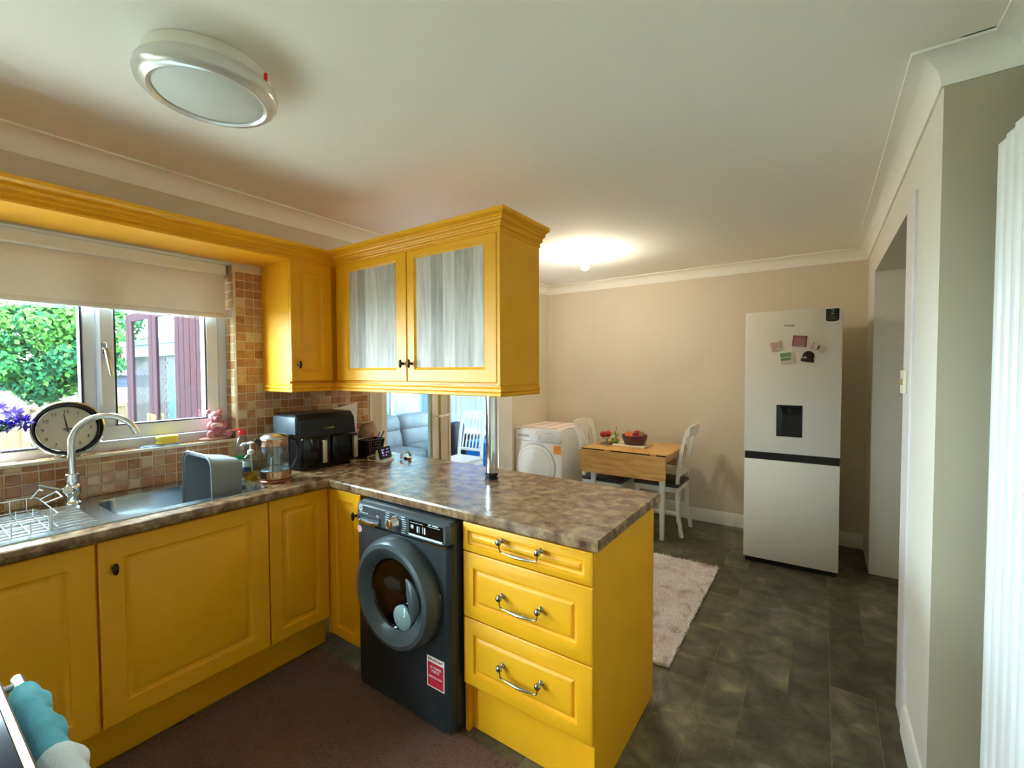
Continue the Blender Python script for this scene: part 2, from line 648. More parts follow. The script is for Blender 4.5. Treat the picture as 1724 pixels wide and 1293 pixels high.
SCW = 0.478
for i in range(-5, 4):
    xs = 2.238 + i * SCW
    y0 = 0.53 + (i % 3) * 0.165 - 0.478 * 12
    for j in range(0, 20):
        ya, yb_ = y0 + j * 0.478, y0 + (j + 1) * 0.478
        if yb_ < YF or ya > YB or xs > 3.6 or xs + SCW < 0.4:
            continue
        s_ = 0.16 if j % 2 == 0 else 0.318
        floor_tile(xs, xs + s_, ya, yb_, random.random() < 0.6)
        floor_tile(xs + s_, xs + SCW, ya, yb_, random.random() < 0.6)

# ceiling -----------------------------------------------------------
mb = MB()
mb.box(-0.02, YF, H, XR2 + 0.02, YB + 0.02, H + 0.12)
struct(put('ceiling', mb, M['ceiling'], smooth=0))

# left wall with window and two lounge openings ----------------------
WY0, WY1, WZ0, WZ1 = -1.72, -0.17, 1.09, 2.058
mb = MB()
XW = -0.24
mb.box(XW, -2.2, 0, 0, WY0, H)
mb.box(XW, YF, 0, 0, -3.3, H)
mb.box(XW, -3.3, 2.1, 0, -2.4, H)
mb.box(XW, WY0, 0, 0, WY1, WZ0)
mb.box(XW, WY0, WZ1, 0, WY1, H)
mb.box(XW, WY1, 0, 0, 0.825, H)
DZ = 2.03
mb.box(-0.14, 0.825, DZ, 0, 2.245, H)
mb.box(-0.14, 1.44, 0, 0, 1.555, DZ)
mb.box(-0.14, 2.245, 0, 0, YB, H)
wall_left = struct(put('wall_left', mb, M['wall'], smooth=0))

# tiled zone: grout bed then single tiles
mb = MB()
mb.box(0, YK, ZW - 0.03, 0.004, WY1, WZ0)
mb.box(0, WY1 + 0.0, ZW - 0.03, 0.004, 0.715, 1.40)
mb.box(0, WY1, 1.40, 0.004, 0.0, 2.062)
lab(put('grout_bed', mb, M['grout'], wall_left, smooth=0), 'beige grout showing between the mosaic tiles')
P_ = 0.048
mos = []
for i, m in enumerate(TILES):
    b = MB()
    h = 0.0212
    b.loops([[(0, -h, -h), (0, h, -h), (0, h, h), (0, -h, h)],
             [(0.0035, -h, -h), (0.0035, h, -h), (0.0035, h, h), (0.0035, -h, h)],
             [(0.005, -h + .002, -h + .002), (0.005, h - .002, -h + .002), (0.005, h - .002, h - .002), (0.005, -h + .002, h - .002)]])
    bmesh.ops.recalc_face_normals(b.bm, faces=b.bm.faces)
    me = bpy.data.meshes.new('tile')
    b.bm.to_mesh(me)
    b.bm.free()
    me.materials.append(m)
    mos.append(me)


def mosaic(parent, loc, rot=(0, 0, 0), scale=(1, 1, 1), wts=(5, 5, 4, 2, 3)):
    o = bpy.data.objects.new('tile', random.choices(mos, wts)[0])
    link(o, parent)
    o.location = Vector(loc) - ORG[parent.name]
    o.rotation_euler = rot
    o.scale = scale


for j in range(4):
    zc = 0.938 + j * P_
    sz = 1.0
    if j == 3:
        zc, sz = 1.0755, 0.56
    for k in range(21):
        yc = WY1 - P_ / 2 - k * P_
        mosaic(wall_left, (0.003, yc, zc), scale=(1, 1, sz))
for k in range(18):
    yc = WY1 + P_ / 2 + 0.004 + k * P_
    for j in range(24):
        zc = 0.938 + j * P_
        if k >= 3 and j >= 9:
            continue
        if zc > 2.04:
            continue
        mosaic(wall_left, (0.003, yc, zc))
mb = MB()
mb.box(0, 0.712, ZW, 0.012, 0.732, 1.42)
lab(put('edge_trim', mb, M['white'], wall_left, smooth=0), 'white end trim of the mosaic tiling')
# window reveal & sill ----------------------------------------------
mb = MB()
mb.box(-0.10, WY0, WZ0 - 0.001, 0.006, WY1, WZ0 + 0.004)
sill = struct(put('trim_1', mb, M['grout'], smooth=0), 'tiled window sill')
for r in range(2):
    for k in range(21):
        mosaic(sill, (-0.022 - r * P_, WY1 - P_ / 2 - k * P_, WZ0 + 0.003), rot=(0, -PI / 2, 0), wts=(1, 4, 5, 4, 1))
mb = MB()
mb.box(0.002, WY0, WZ0 - 0.006, 0.011, WY1, WZ0 + 0.009, 0.002)
lab(put('edge_trim', mb, M['cream'], sill), 'pale nosing along the sill edge')
mb = MB()
mb.box(-0.10, WY1 - 0.004, WZ0, 0.0, WY1 + 0.001, WZ1)
rev = struct(put('trim_2', mb, M['grout'], smooth=0), 'tiled side reveal of the window')
for j in range(20):
    for r in range(2):
        mosaic(rev, (-0.024 - r * P_, WY1 - 0.003, WZ0 + 0.028 + j * P_), rot=(0, 0, -PI / 2), wts=(2, 4, 5, 3, 1))
mb = MB()
mb.box(-0.10, WY0, WZ1 - 0.004, 0.0, WY1, WZ1 + 0.002)
struct(put('trim_3', mb, M['white'], smooth=0), 'white underside of the window head')

# kitchen window -----------------------------------------------------
win = bpy.data.objects.new('window_1', None)
link(win)
win.location = (-0.13, -0.945, WZ0)
ORG['window_1'] = Vector((-0.13, -0.945, WZ0))
struct(win, 'white plastic framed kitchen window over the sink')
XF0, XF1 = -0.165, -0.095
mb = MB()
for (a, b_, c, d) in ((WY0, WZ0, WY1, WZ0 + 0.05), (WY0, WZ1 - 0.05, WY1, WZ1), (WY0, WZ0 + .05, WY0 + 0.05, WZ1 - .05), (WY1 - 0.05, WZ0 + .05, WY1, WZ1 - .05), (-0.775, WZ0 + .05, -0.725, WZ1 - .05)):
    mb.box(XF0, a, b_, XF1, c, d, 0.006)
put('frame', mb, M['upvc'], win)
sash = MB()
for (a, b_, c, d) in ((-0.722, 1.145, -0.222, 1.215), (-0.722, 1.985, -0.222, 2.005), (-0.722, 1.215, -0.662, 1.985), (-0.285, 1.215, -0.222, 1.985)):
    sash.box(-0.15, a, b_, -0.075, c, d, 0.008)
sa = lab(put('sash', sash, M['upvc'], win), 'opening right-hand sash')
mb = MB()
for (a, b_, c, d) in ((-0.664, 1.213, -0.283, 1.219), (-0.664, 1.219, -0.658, 1.985), (-0.289, 1.219, -0.283, 1.985)):
    mb.box(-0.125, a, b_, -0.079, c, d)
put('gasket', mb, M['gasket'], sa, smooth=0)
mb = MB()
for (a, b_, c, d) in ((-1.67, 1.138, -0.773, 1.144), (-0.781, 1.144, -0.773, 2.0)):
    mb.box(-0.14, a, b_, -0.092, c, d)
put('gasket', mb, M['gasket'], win, smooth=0)
mb = MB()
mb.box(-0.135, -1.68, 1.13, -0.129, -0.765, 2.02)
put('pane', mb, M['pane'], win, smooth=0)
mb = MB()
mb.box(-0.115, -0.68, 1.20, -0.109, -0.27, 2.0)
put('pane', mb, M['pane'], win, smooth=0)
mb = MB()
mb.box(-0.076, -0.712, 1.545, -0.066, -0.692, 1.605, 0.004)
mb.tube([(-0.068, -0.702, 1.575), (-0.045, -0.702, 1.572), (-0.038, -0.700, 1.555), (-0.040, -0.692, 1.50), (-0.044, -0.685, 1.452)], [0.008, 0.008, 0.0085, 0.008, 0.006])
lab(put('handle', mb, M['pewter'], win), 'metal window handle')

# roller blind -------------------------------------------------------
bl = thing('roller_blind', 'cream roller blind pulled part way down over the kitchen window', 'blind', (-0.05, -0.945, 1.76))
mb = MB()
mb.box(-0.092, WY0 + 0.01, 1.992, -0.03, WY1 - 0.02, 2.054, 0.008)
lab(put('cassette', mb, M['white'], bl), 'white blind cassette')
mb = MB()
mb.tube([(-0.062, WY0 + 0.02, 1.985), (-0.062, WY1 - 0.03, 1.985)], 0.018, 12)
put('roller', mb, M['fabric_blind'], bl)
mb = MB()
mb.box(-0.046, WY0 + 0.02, 1.775, -0.0445, WY1 - 0.028, 1.99)
put('fabric', mb, M['fabric_blind'], bl, smooth=0)
mb = MB()
mb.box(-0.053, WY0 + 0.02, 1.758, -0.038, WY1 - 0.028, 1.782, 0.006, 2)
put('bottom_bar', mb, M['fabric_blind'], bl)

# other walls --------------------------------------------------------
mb = MB()
mb.box(-0.14, YB, 0, 3.75, YB + 0.15, H)
wb = struct(put('wall_back', mb, M['wall'], smooth=0))
DYA, DYB, DHEAD = 1.18, 2.72, 2.15
mb = MB()
mb.box(XR, YC, 0, XR + 0.18, DYA, H)
mb.box(XR, DYA, DHEAD, XR + 0.18, DYB, H)
mb.box(XR, DYB, 0, XR + 0.18, YB, H)
struct(put('wall_right', mb, M['offwhite'], smooth=0))
mb = MB()
mb.box(XR2, YF, 0, XR2 + 0.12, YC, H)
struct(put('wall_far_right', mb, M['shade_toned'], smooth=0))
mb = MB()
mb.box(XR - 0.0, YC - 0.004, 0, XR2, YC, H)
struct(put('wall_return', mb, M['shade_toned'], smooth=0), 'return wall beside the radiator, colour darkened as shade')
# hallway beyond the doorway
mb = MB()
mb.box(3.75, 0.5, 0, 3.85, YB, H)
mb.box(XR + 0.18, 0.5, 0, 3.75, 0.6, H)
mb.box(XR + 0.02, 0.5, H, 3.85, YB, H + 0.1)
struct(put('wall_hallway', mb, M['wall'], smooth=0), 'beige hallway walls beyond the doorway')
mb = MB()
mb.box(XR + 0.18, DYB - 0.012, 0, XR + 0.25, DYB + 0.02, 2.1, 0.004)
struct(put('trim_4', mb, M['white']), 'white door lining of the hallway door')
# wall behind the camera
mb = MB()
mb.box(-0.24, YF - 0.15, 0, XR2 + 0.12, YF, H)
struct(put('wall_front', mb, mat('ochre_wall', (186, 176, 156), 0.8), smooth=0), 'beige painted wall at the near end of the room')
# unseen glazed door behind the camera, added to bring in more daylight
d2 = bpy.data.objects.new('added_garden_door', None)
link(d2)
d2.location = (-0.12, -2.85, 0)
ORG['added_garden_door'] = Vector((-0.12, -2.85, 0))
struct(d2, 'unseen white glazed door added for daylight at the near end of the room')
mb = MB()
for (a, b_, c, d) in ((-3.3, 0.0, -2.4, 0.08), (-3.3, 2.02, -2.4, 2.1), (-3.3, 0.08, -3.22, 2.02), (-2.48, 0.08, -2.4, 2.02)):
    mb.box(-0.15, a, b_, -0.09, c, d)
put('door_frame', mb, M['upvc'], d2, smooth=0)
mb = MB()
mb.box(-0.123, -3.23, 0.07, -0.117, -2.47, 2.03)
put('pane', mb, M['pane'], d2, smooth=0)  # pane of the added garden door

# cornices (coving) ---------------------------------------------------
C = 0.088
cov = [(0, H), (0, H - C), (0.006, H - C), (0.012, H - C + 0.006)]
for k in range(1, 8):
    a = PI / 2 * k / 8
    cov.append((C - 0.012 - (C - 0.026) * math.cos(a) + 0.002, H - C + 0.006 + (C - 0.018) * math.sin(a) * 0.0 + (C - 0.02) * (1 - math.cos(a)) * 0.55 + (C - 0.02) * math.sin(a) * 0.42))
cov += [(C - 0.006, H - 0.010), (C, H - 0.006), (C, H)]
# concave cove profile: quarter circle centred out in the room
cov = [(0, H), (0, H - C), (0.008, H - C)]
for k in range(0, 9):
    a = math.radians(180 - 90 * k / 8)
    R_ = C - 0.014
    cov.append((C - 0.006 + R_ * math.cos(a), H - C + 0.006 + R_ * math.sin(a)))
cov += [(C, H - 0.008), (C, H)]
mb = MB()
mb.sweep(cov, [(0, YF), (0, YB)], side=-1)
struct(put('cornice_left', mb, M['cornice']))
mb = MB()
mb.sweep(cov, [(0, YB), (XR, YB), (XR, YC), (XR2, YC), (XR2, YF)], side=-1)
struct(put('cornice_right', mb, M['cornice']), 'white coving along the rear and right-hand walls')

# skirting ------------------------------------------------------------
sk = [(0, 0), (0.017, 0), (0.017, 0.085), (0.012, 0.10), (0.008, 0.115), (0, 0.12)]
mb = MB()
mb.sweep(sk, [(0.0, YB), (XR, YB)], side=-1)
struct(put('baseboard_back', mb, M['white']))
mb = MB()
mb.sweep(sk, [(XR, DYA - 0.172), (XR, YC), (XR2, YC), (XR2, YF)], side=-1)
struct(put('baseboard_right', mb, M['white']))
# door casing on the near jamb
mb = MB()
mb.box(XR - 0.012, DYA - 0.17, 0.0, XR + 0.02, DYA + 0.006, 2.165, 0.004)
struct(put('trim_5', mb, M['casing']), 'white edge casing of the near doorway jamb')

# pale painted door lining beside the dryer
mb = MB()
mb.box(-0.005, 2.245, 0, 0.012, 2.50, 2.1, 0.003)
mb.box(0.012, 2.245, 0, 0.02, 2.30, 2.1, 0.003)
struct(put('trim_6', mb, M['white']), 'white boarded door lining beside the tumble dryer')
mb = MB()
mb.box(-0.14, 1.535, 0, 0.008, 1.56, DZ)
struct(put('trim_7', mb, M['wall'], smooth=0))

# glazed lounge door -----------------------------------------------------
d1 = bpy.data.objects.new('door_1', None)
link(d1)
d1.location = (-0.03, 1.13, 0)
ORG['door_1'] = Vector((-0.03, 1.13, 0))
struct(d1, 'glazed lounge door with brass beading')
mb = MB()
mb.box(-0.045, 0.827, 0.005, -0.005, 0.875, 2.025)
mb.box(-0.045, 1.335, 0.005, -0.005, 1.435, 2.025)
mb.box(-0.045, 0.875, 0.005, -0.005, 1.335, 0.12)
mb.box(-0.045, 0.875, 1.93, -0.005, 1.335, 2.025)
lab(put('door_frame', mb, M['white'], d1, smooth=0), 'white frame of the glazed door')
mb = MB()
mb.box(-0.028, 0.87, 0.11, -0.022, 1.34, 1.94)
put('pane', mb, M['pane'], d1, smooth=0)
mb = MB()
mb.box(-0.008, 1.328, 0.12, 0.002, 1.343, 1.94)
mb.box(-0.008, 1.425, 0.005, 0.004, 1.441, 2.025)
lab(put('beading', mb, M['brass'], d1, smooth=0), 'brass strips on the door edge')
mb = MB()
mb.lathe([(0.024, 0), (0.024, 0.008)], (-0.005, 1.385, 1.085), 16, Matrix.Rotation(PI / 2, 3, 'Y'))
mb.tube([(-0.003, 1.385, 1.085), (0.045, 1.385, 1.085), (0.052, 1.40, 1.087), (0.054, 1.50, 1.095)], 0.008)
lab(put('handle', mb, M['white'], d1), 'white lever handle')

# ================================================================== KITCHEN UNITS
Y_ = M['yellow']


def door_steps(t, fw=0.06):
    """profile of a raised-panel door, t thickness"""
    return [(0, 0), (0, t - 0.003), (0.004, t), (fw, t), (fw + 0.004, t - 0.006), (fw + 0.012, t - 0.009), (fw + 0.018, t - 0.009),
            (fw + 0.030, t - 0.002), (fw + 0.034, t - 0.001)]


def knob(parent, p, d):
    """small oval bronze knob at p pointing along d"""
    d = Vector(d)
    m = Vector((0, 0, 1)).rotation_difference(d).to_matrix()
    b = MB()
    b.lathe([(0.008, -0.001), (0.007, 0.004), (0.004, 0.008), (0.004, 0.016)], p, 10, m)
    c = Vector(p) + d * 0.02
    b.ball(c, (0.008 if abs(d.x) > .5 else 0.010, 0.010 if abs(d.x) > .5 else 0.008, 0.022), 10, 8)
    o = put('knob', b, M['bronze'], parent)
    lab(o, 'dark bronze oval knob')
    return o


def base_door(parent, y0, y1, z0=0.19, z1=0.866, x=0.56, fw=0.07):
    b = MB()
    b.nest((x, 0, 0), (0, 1, 0), (0, 0, 1), (1, 0, 0), y0, y1, z0, z1, door_steps(0.02, fw))
    return put('door', b, Y_, parent)


# sink run cabinets (doors face +X)
def sink_cab(y0, y1, label):
    t = thing('base_cabinet', label, 'cabinet', (0.3, (y0 + y1) / 2, 0))
    b = MB()
    b.box(0.02, y0, 0.15, 0.04, y1, 0.74)
    b.box(0.04, y0, 0.189, 0.558, y0 + 0.016, 0.872)
    b.box(0.04, y1 - 0.016, 0.189, 0.558, y1, 0.872)
    b.box(0.04, y0 + .016, 0.189, 0.558, y1 - .016, 0.205)
    put('carcass', b, Y_, t, smooth=0)
    return t


c1 = sink_cab(-1.50, -0.893, 'yellow base cabinet at the far left under the draining board')
base_door(c1, -1.49, -0.895)
c2 = sink_cab(-0.891, -0.296, 'wide yellow base cabinet under the sink bowl')
dd = base_door(c2, -0.887, -0.299)
knob(dd, (0.58, -0.845, 0.762), (1, 0, 0))
c3 = sink_cab(-0.294, 0.016, 'narrow yellow corner base cabinet right of the sink cabinet')
base_door(c3, -0.293, 0.004, fw=0.055)
# cabinet between corner and washing machine (door faces -Y)
c4 = thing('base_cabinet', 'narrow yellow base cabinet left of the washing machine', 'cabinet', (0.7, 0.3, 0))
b = MB()
b.box(0.560, 0.012, 0.10, 0.5825, 0.03, 0.872)
b.box(0.575, 0.03, 0.10, 0.836, 0.05, 0.872)
b.box(0.82, 0.05, 0.10, 0.836, 0.62, 0.872)
b.box(0.575, 0.60, 0.10, 0.82, 0.62, 0.872)
put('carcass', b, Y_, c4, smooth=0)
b = MB()
b.nest((0, 0.029, 0), (1, 0, 0), (0, 0, 1), (0, -1, 0), 0.584, 0.836, 0.105, 0.866, door_steps(0.02, 0.05))
dd = put('door', b, Y_, c4)
knob(dd, (0.806, 0.009, 0.762), (0, -1, 0))
# plinths
mb = MB()
mb.box(0.455, -1.50, 0.001, 0.472, 0.045, 0.188)
tag(put('plinth', mb, Y_, smooth=0), 'yellow plinth board under the sink cabinets', 'plinth')

# drawer unit ---------------------------------------------------------
dx0, dx1 = 1.488, 2.056
du = thing('drawer_cabinet', 'yellow three-drawer cabinet at the end of the peninsula', 'cabinet', ((dx0 + dx1) / 2, 0.33, 0))
b = MB()
b.box(dx0, 0.022, 0.001, dx0 + 0.018, 0.64, 0.873)
b.box(dx0 + 0.018, 0.62, 0.001, dx1 - 0.018, 0.64, 0.873)
b.box(dx0 + 0.018, 0.022, 0.20, dx1 - .018, 0.62, 0.218)
put('carcass', b, Y_, du, smooth=0)
b = MB()
b.box(dx1 - 0.018, 0.022, 0.001, dx1, 0.652, 0.874, 0.002)
put('end_panel', b, Y_, du)
b = MB()
b.box(dx0 + 0.02, 0.05, 0.002, dx1 - 0.019, 0.066, 0.199)
put('plinth_board', b, Y_, du, smooth=0)


def bail(parent, xa, xb, z, y):
    b = MB()
    R90 = Matrix.Rotation(PI / 2, 3, 'X')
    for x in (xa, xb):
        b.lathe([(0.011, 0), (0.009, 0.004), (0.005, 0.008), (0.005, 0.016), (0.011, 0.019), (0.013, 0.025), (0.010, 0.031), (0.004, 0.034)], (x, y, z), 12, R90)
    yo = y - 0.02
    zb = z - 0.034
    b.tube([(xa, yo, z - 0.008), (xa + 0.002, yo - 0.002, zb + 0.012), (xa + 0.006, yo - 0.003, zb + 0.002), (xa + 0.016, yo - 0.003, zb)], 0.0028, 8)
    b.tube([(xb, yo, z - 0.008), (xb - 0.002, yo - 0.002, zb + 0.012), (xb - 0.006, yo - 0.003, zb + 0.002), (xb - 0.016, yo - 0.003, zb)], 0.0028, 8)
    L = xb - xa - 0.032
    pts, rr = [], []
    for k in range(25):
        f = k / 24
        pts.append((xa + 0.016 + L * f, yo - 0.003, zb - 0.004 * math.sin(PI * f)))
        rr.append(0.0028 + 0.0045 * math.sin(PI * f) ** 1.5 * (1 if k % 2 else 0.72))
    b.tube(pts, rr, 10)
    lab(put('handle', b, M['pewter'], parent), 'polished metal drop handle with ribbed grip')


def ddoor(z0, z1, fw, hz):
    b = MB()
    b.nest((0, 0.021, 0), (1, 0, 0), (0, 0, 1), (0, -1, 0), dx0 + 0.006, dx1 - 0.002, z0, z1,
           [(0, 0), (0, 0.014), (0.004, 0.017), (0.012, 0.019), (0.016, 0.021), (fw, 0.021), (fw + 0.003, 0.014), (fw + 0.008, 0.012), (fw + 0.013, 0.012), (fw + 0.018, 0.016), (fw + 0.024, 0.019), (fw + 0.027, 0.0195)])
    d = put('drawer_front', b, Y_, du)
    bail(d, 1.69, 1.858, hz, 0.0015)
    return d


ddoor(0.753, 0.866, 0.028, 0.832)
ddoor(0.486, 0.748, 0.055, 0.622)
ddoor(0.212, 0.481, 0.055, 0.356)

# worktops ---------------------------------------------------------------
BYA, BYB, BXA, BXB = -0.80, -0.31, 0.13, 0.475   # sink bowl hole
mb = MB()
zt0 = 0.876


def wt(x0, y0, x1, y1):
    mb.box(x0, y0, zt0, x1, y1, ZW)


wt(0.006, YK + 0.01, BXA, 0.0)
wt(BXB, YK + 0.01, 0.596, 0.0)
wt(BXA, YK + 0.01, BXB, BYA)
wt(BXA, BYB, BXB, 0.0)
# rounded post-formed front edge
mb.loops([[(0.596, YK + .01, zt0), (0.596, YK + .01, ZW), (0.603, YK + .01, ZW - 0.003), (0.606, YK + .01, ZW - 0.010), (0.606, YK + .01, zt0 + .008), (0.602, YK + .01, zt0)],
          [(0.596, 0.0, zt0), (0.596, 0.0, ZW), (0.603, 0.0, ZW - 0.003), (0.606, 0.0, ZW - 0.010), (0.606, 0.0, zt0 + .008), (0.602, 0.0, zt0)]])
wt1 = tag(put('worktop', mb, M['worktop'], smooth=40), 'brown stone-effect worktop around the sink', 'worktop')
mb = MB()
def wloop(o, z):
    return [(0.006, 0.001 + max(0, o), z), (0.606, 0.001 + max(0, o), z), (0.608, -0.008 + o, z), (2.079 - o, -0.008 + o, z), (2.079 - o, 0.671 - o, z), (0.006, 0.702 - o, z)]


mb.loops([wloop(0.003, zt0), wloop(0, zt0 + 0.006), wloop(0, ZW - 0.008), wloop(0.004, ZW)])
tag(put('worktop', mb, M['worktop'], smooth=0), 'brown stone-effect peninsula worktop above the washing machine', 'worktop')
mb = MB()
mb.tube([(0.606, -0.002, ZW + 0.0005), (0.9, -0.003, ZW + 0.0005)], 0.0015, 6)
mb.bm.free()

# support pole
pl = thing('support_pole', 'chrome tubular pole between peninsula worktop and wall cabinet', 'pole', (1.288, 0.468, ZW))
b = MB()
b.lathe([(0.030, 0.03), (0.030, 0.43)], (1.288, 0.468, ZW), 28)
put('tube', b, M['chrome'], pl)
b = MB()
b.lathe([(0.034, 0.0), (0.034, 0.010), (0.028, 0.013), (0.028, 0.020), (0.034, 0.023), (0.034, 0.033), (0.030, 0.035)], (1.288, 0.468, ZW), 28)
lab(put('foot', b, M['black'], pl), 'black plastic foot collar')

# wall cabinets ---------------------------------------------------------
UY, UX1 = 0.222, 1.525
UZ0, UZ1 = 1.352, 2.075
FX = 0.318
wc = thing('wall_cabinet', 'single yellow wall cabinet between the window and the corner', 'cabinet', (0.16, 0.09, 1.40))
b = MB()
b.box(0.009, -0.028, 1.40, FX - 0.022, UY + 0.3, UZ1)
put('carcass', b, Y_, wc, smooth=0)
b = MB()
b.nest((FX - 0.021, 0, 0), (0, 1, 0), (0, 0, 1), (1, 0, 0), -0.027, UY - 0.004, 1.412, UZ1 - 0.004, door_steps(0.02, 0.055))
dd = put('door', b, Y_, wc)
knob(dd, (FX - 0.001, 0.01, 1.502), (1, 0, 0))
uc = thing('wall_cabinet', 'yellow double-door wall cabinet with grey wood-effect panels over the peninsula', 'cabinet', (0.93, 0.39, 1.40))
b = MB()
b.box(FX + 0.002, UY + 0.022, 1.40, UX1 - 0.018, 0.54, UZ1)
put('carcass', b, Y_, uc, smooth=0)
b = MB()
b.box(UX1 - 0.018, UY, 1.40, UX1, 0.545, UZ1, 0.002)
put('side_panel', b, Y_, uc)
for (x0, x1, px0, px1) in ((0.352, 0.938, 0.465, 0.850), (0.943, 1.505, 1.004, 1.428)):
    b = MB()
    pz0, pz1 = 1.483, 2.022
    O = Vector((0, UY + 0.021, 0))

    def R4(a0, a1, c0, c1, w):
        return [(a, O.y - w, c) for a, c in ((a0, c0), (a1, c0), (a1, c1), (a0, c1))]
    z0, z1 = 1.412, UZ1 - 0.004
    b.loops([R4(x0, x1, z0, z1, 0), R4(x0, x1, z0, z1, 0.017), R4(x0 + .004, x1 - .004, z0 + .004, z1 - .004, 0.02),
             R4(px0 - .012, px1 + .012, pz0 - .012, pz1 + .012, 0.02), R4(px0 - .006, px1 + .006, pz0 - .006, pz1 + .006, 0.015), R4(px0, px1, pz0, pz1, 0.011)])
    dd = put('door', b, Y_, uc)
    b = MB()
    cuts = (0, 0.24, 0.42, 0.60, 0.86, 1) if x0 > 0.5 else (0, 0.2, 0.36, 0.62, 1)
    for k in range(len(cuts) - 1):
        a0 = px0 + (px1 - px0) * cuts[k]
        a1 = px0 + (px1 - px0) * cuts[k + 1]
        b.mi = (0, 2, 0, 1, 0)[k] if x0 > 0.5 else (0, 2, 0, 1)[k]
        b.box(a0 + 0.0003, O.y - 0.0125, pz0 + 0.0005, a1 - 0.0003, O.y - 0.0105, pz1 - 0.0005)
    lab(put('panel', b, PLANKS, dd, smooth=0), 'grey weathered wood-effect panel')
    kx = 0.912 if x0 < 0.5 else 0.974
    knob(dd, (kx, UY + 0.001, 1.503), (0, -1, 0))

# cornice on the cabinets (sweeps along pelmet, single cabinet, double cabinet, round the end)
crown = [(-0.01, 2.062), (0.004, 2.062), (0.004, 2.070), (0.000, 2.074), (0.004, 2.080), (0.014, 2.084), (0.018, 2.090), (0.014, 2.094), (0.018, 2.100), (0.030, 2.106), (0.034, 2.112), (0.030, 2.116), (0.036, 2.122), (0.050, 2.127), (0.057, 2.131), (0.057, 2.146), (-0.01, 2.146)]
mb = MB()
mb.sweep(crown, [(FX, YK + 0.02), (FX, UY), (UX1, UY), (UX1, 0.55)], side=-1)
tag(put('cabinet_cornice', mb, Y_, smooth=0), 'moulded yellow cornice running along the tops of the wall cabinets', 'cornice')
rail = [(-0.018, 1.352), (0.0, 1.352), (0.004, 1.356), (0.004, 1.366), (0.0, 1.370), (0.006, 1.374), (0.006, 1.386), (0.001, 1.390), (0.003, 1.394), (0.003, 1.399), (-0.018, 1.399)]
mb = MB()
mb.sweep(rail, [(0.012, -0.028), (FX, -0.028), (FX, UY), (UX1, UY), (UX1, 0.545)], side=-1)
tag(put('light_rail', mb, Y_, smooth=0), 'moulded yellow light rail along the bottoms of the wall cabinets', 'moulding')
# bottom boards closing the cabinets
# pelmet over the window
mb = MB()
mb.box(0.009, YK + 0.02, 2.064, FX - 0.002, -0.030, 2.078)
tag(put('window_pelmet', mb, Y_, smooth=0), 'yellow pelmet shelf spanning above the kitchen window', 'pelmet')

# ================================================================== SINK
sk_ = thing('kitchen_sink', 'stainless steel sink with draining board set in the worktop', 'sink', (0.28, -0.9, ZW))
b = MB()
N = 6
z_ = ZW
outer0 = rloop(0.045, 0.535, -1.62, -0.262, 0.02, z_ + 0.0004, N)
outer1 = rloop(0.047, 0.533, -1.618, -0.264, 0.02, z_ + 0.004, N)
outer2 = rloop(0.058, 0.522, -1.607, -0.275, 0.02, z_ + 0.0025, N)
rim = rloop(BXA, BXB, BYA, BYB, 0.075, z_ + 0.0025, N)
b.loops([outer0, outer1, outer2, rim, rloop(BXA + .004, BXB - .004, BYA + .004, BYB - .004, 0.073, z_ - 0.004, N),
         rloop(BXA + .02, BXB - .02, BYA + .02, BYB - .02, 0.06, z_ - 0.13, N),
         rloop(BXA + .05, BXB - .05, BYA + .05, BYB - .05, 0.04, z_ - 0.15, N)], False, True)
put('basin', b, M['basin'], sk_, smooth=40)
b = MB()
for k in range(9):
    y0, y1 = -1.58, -0.86 - 0.0 * k
    x = 0.13 + k * 0.042
    b.loops([[(x - .006, y0, z_ + .0022), (x - .003, y0 + .004, z_ + .006), (x + .003, y0 + .004, z_ + .006), (x + .006, y0, z_ + .0022)],
             [(x - .006, y1, z_ + .0022), (x - .003, y1 - .004, z_ + .006), (x + .003, y1 - .004, z_ + .006), (x + .006, y1, z_ + .0022)]])
lab(put('drainer_ridges', b, M['steel'], sk_, smooth=0), 'pressed ridges of the draining board')
b = MB()
b.lathe([(0.032, 0), (0.032, 0.004), (0.024, 0.003), (0.02, 0.001)], (0.3, -0.55, z_ - 0.15), 20)
put('waste', b, M['chrome'], sk_)

# tap
tp = thing('kitchen_tap', 'chrome swan-neck kitchen tap behind the sink bowl', 'tap', (0.095, -0.855, ZW + 0.0025))
tx, ty = 0.095, -0.855
b = MB()
b.lathe([(0.030, 0), (0.030, 0.006), (0.024, 0.012), (0.022, 0.03), (0.026, 0.04), (0.029, 0.052), (0.029, 0.070), (0.024, 0.08), (0.0185, 0.084), (0.0185, 0.088), (0.0225, 0.09), (0.0225, 0.124), (0.02, 0.127)], (tx, ty, ZW + 0.0025), 24)
put('body', b, M['chrome'], tp)
b = MB()
pts = [(tx, ty, 1.04), (tx, ty, 1.10), (tx, ty, 1.165)]
R_ = 0.108
dirx, diry = 0.35, 0.937
for k in range(1, 15):
    a = math.radians(180 - 165 * k / 14)
    r_ = R_ + R_ * math.cos(a)
    pts.append((tx + dirx * r_, ty + diry * r_, 1.165 + R_ * 1.06 * math.sin(a)))
b.tube(pts, 0.0125, 16)
put('spout', b, M['chrome'], tp)
b = MB()
b.lathe([(0.021, 0), (0.023, 0.012), (0.02, 0.03), (0.015, 0.034)], (tx, ty, ZW + 0.062), 18, Vector((0, 0, 1)).rotation_difference(Vector((0.75, -0.65, 0.1))).to_matrix())
b.tube([(tx - 0.01, ty - 0.025, ZW + 0.062), (tx - 0.005, ty - 0.05, ZW + 0.075), (tx - 0.0, ty - 0.10, ZW + 0.102)], [0.006, 0.0055, 0.0045], 8)
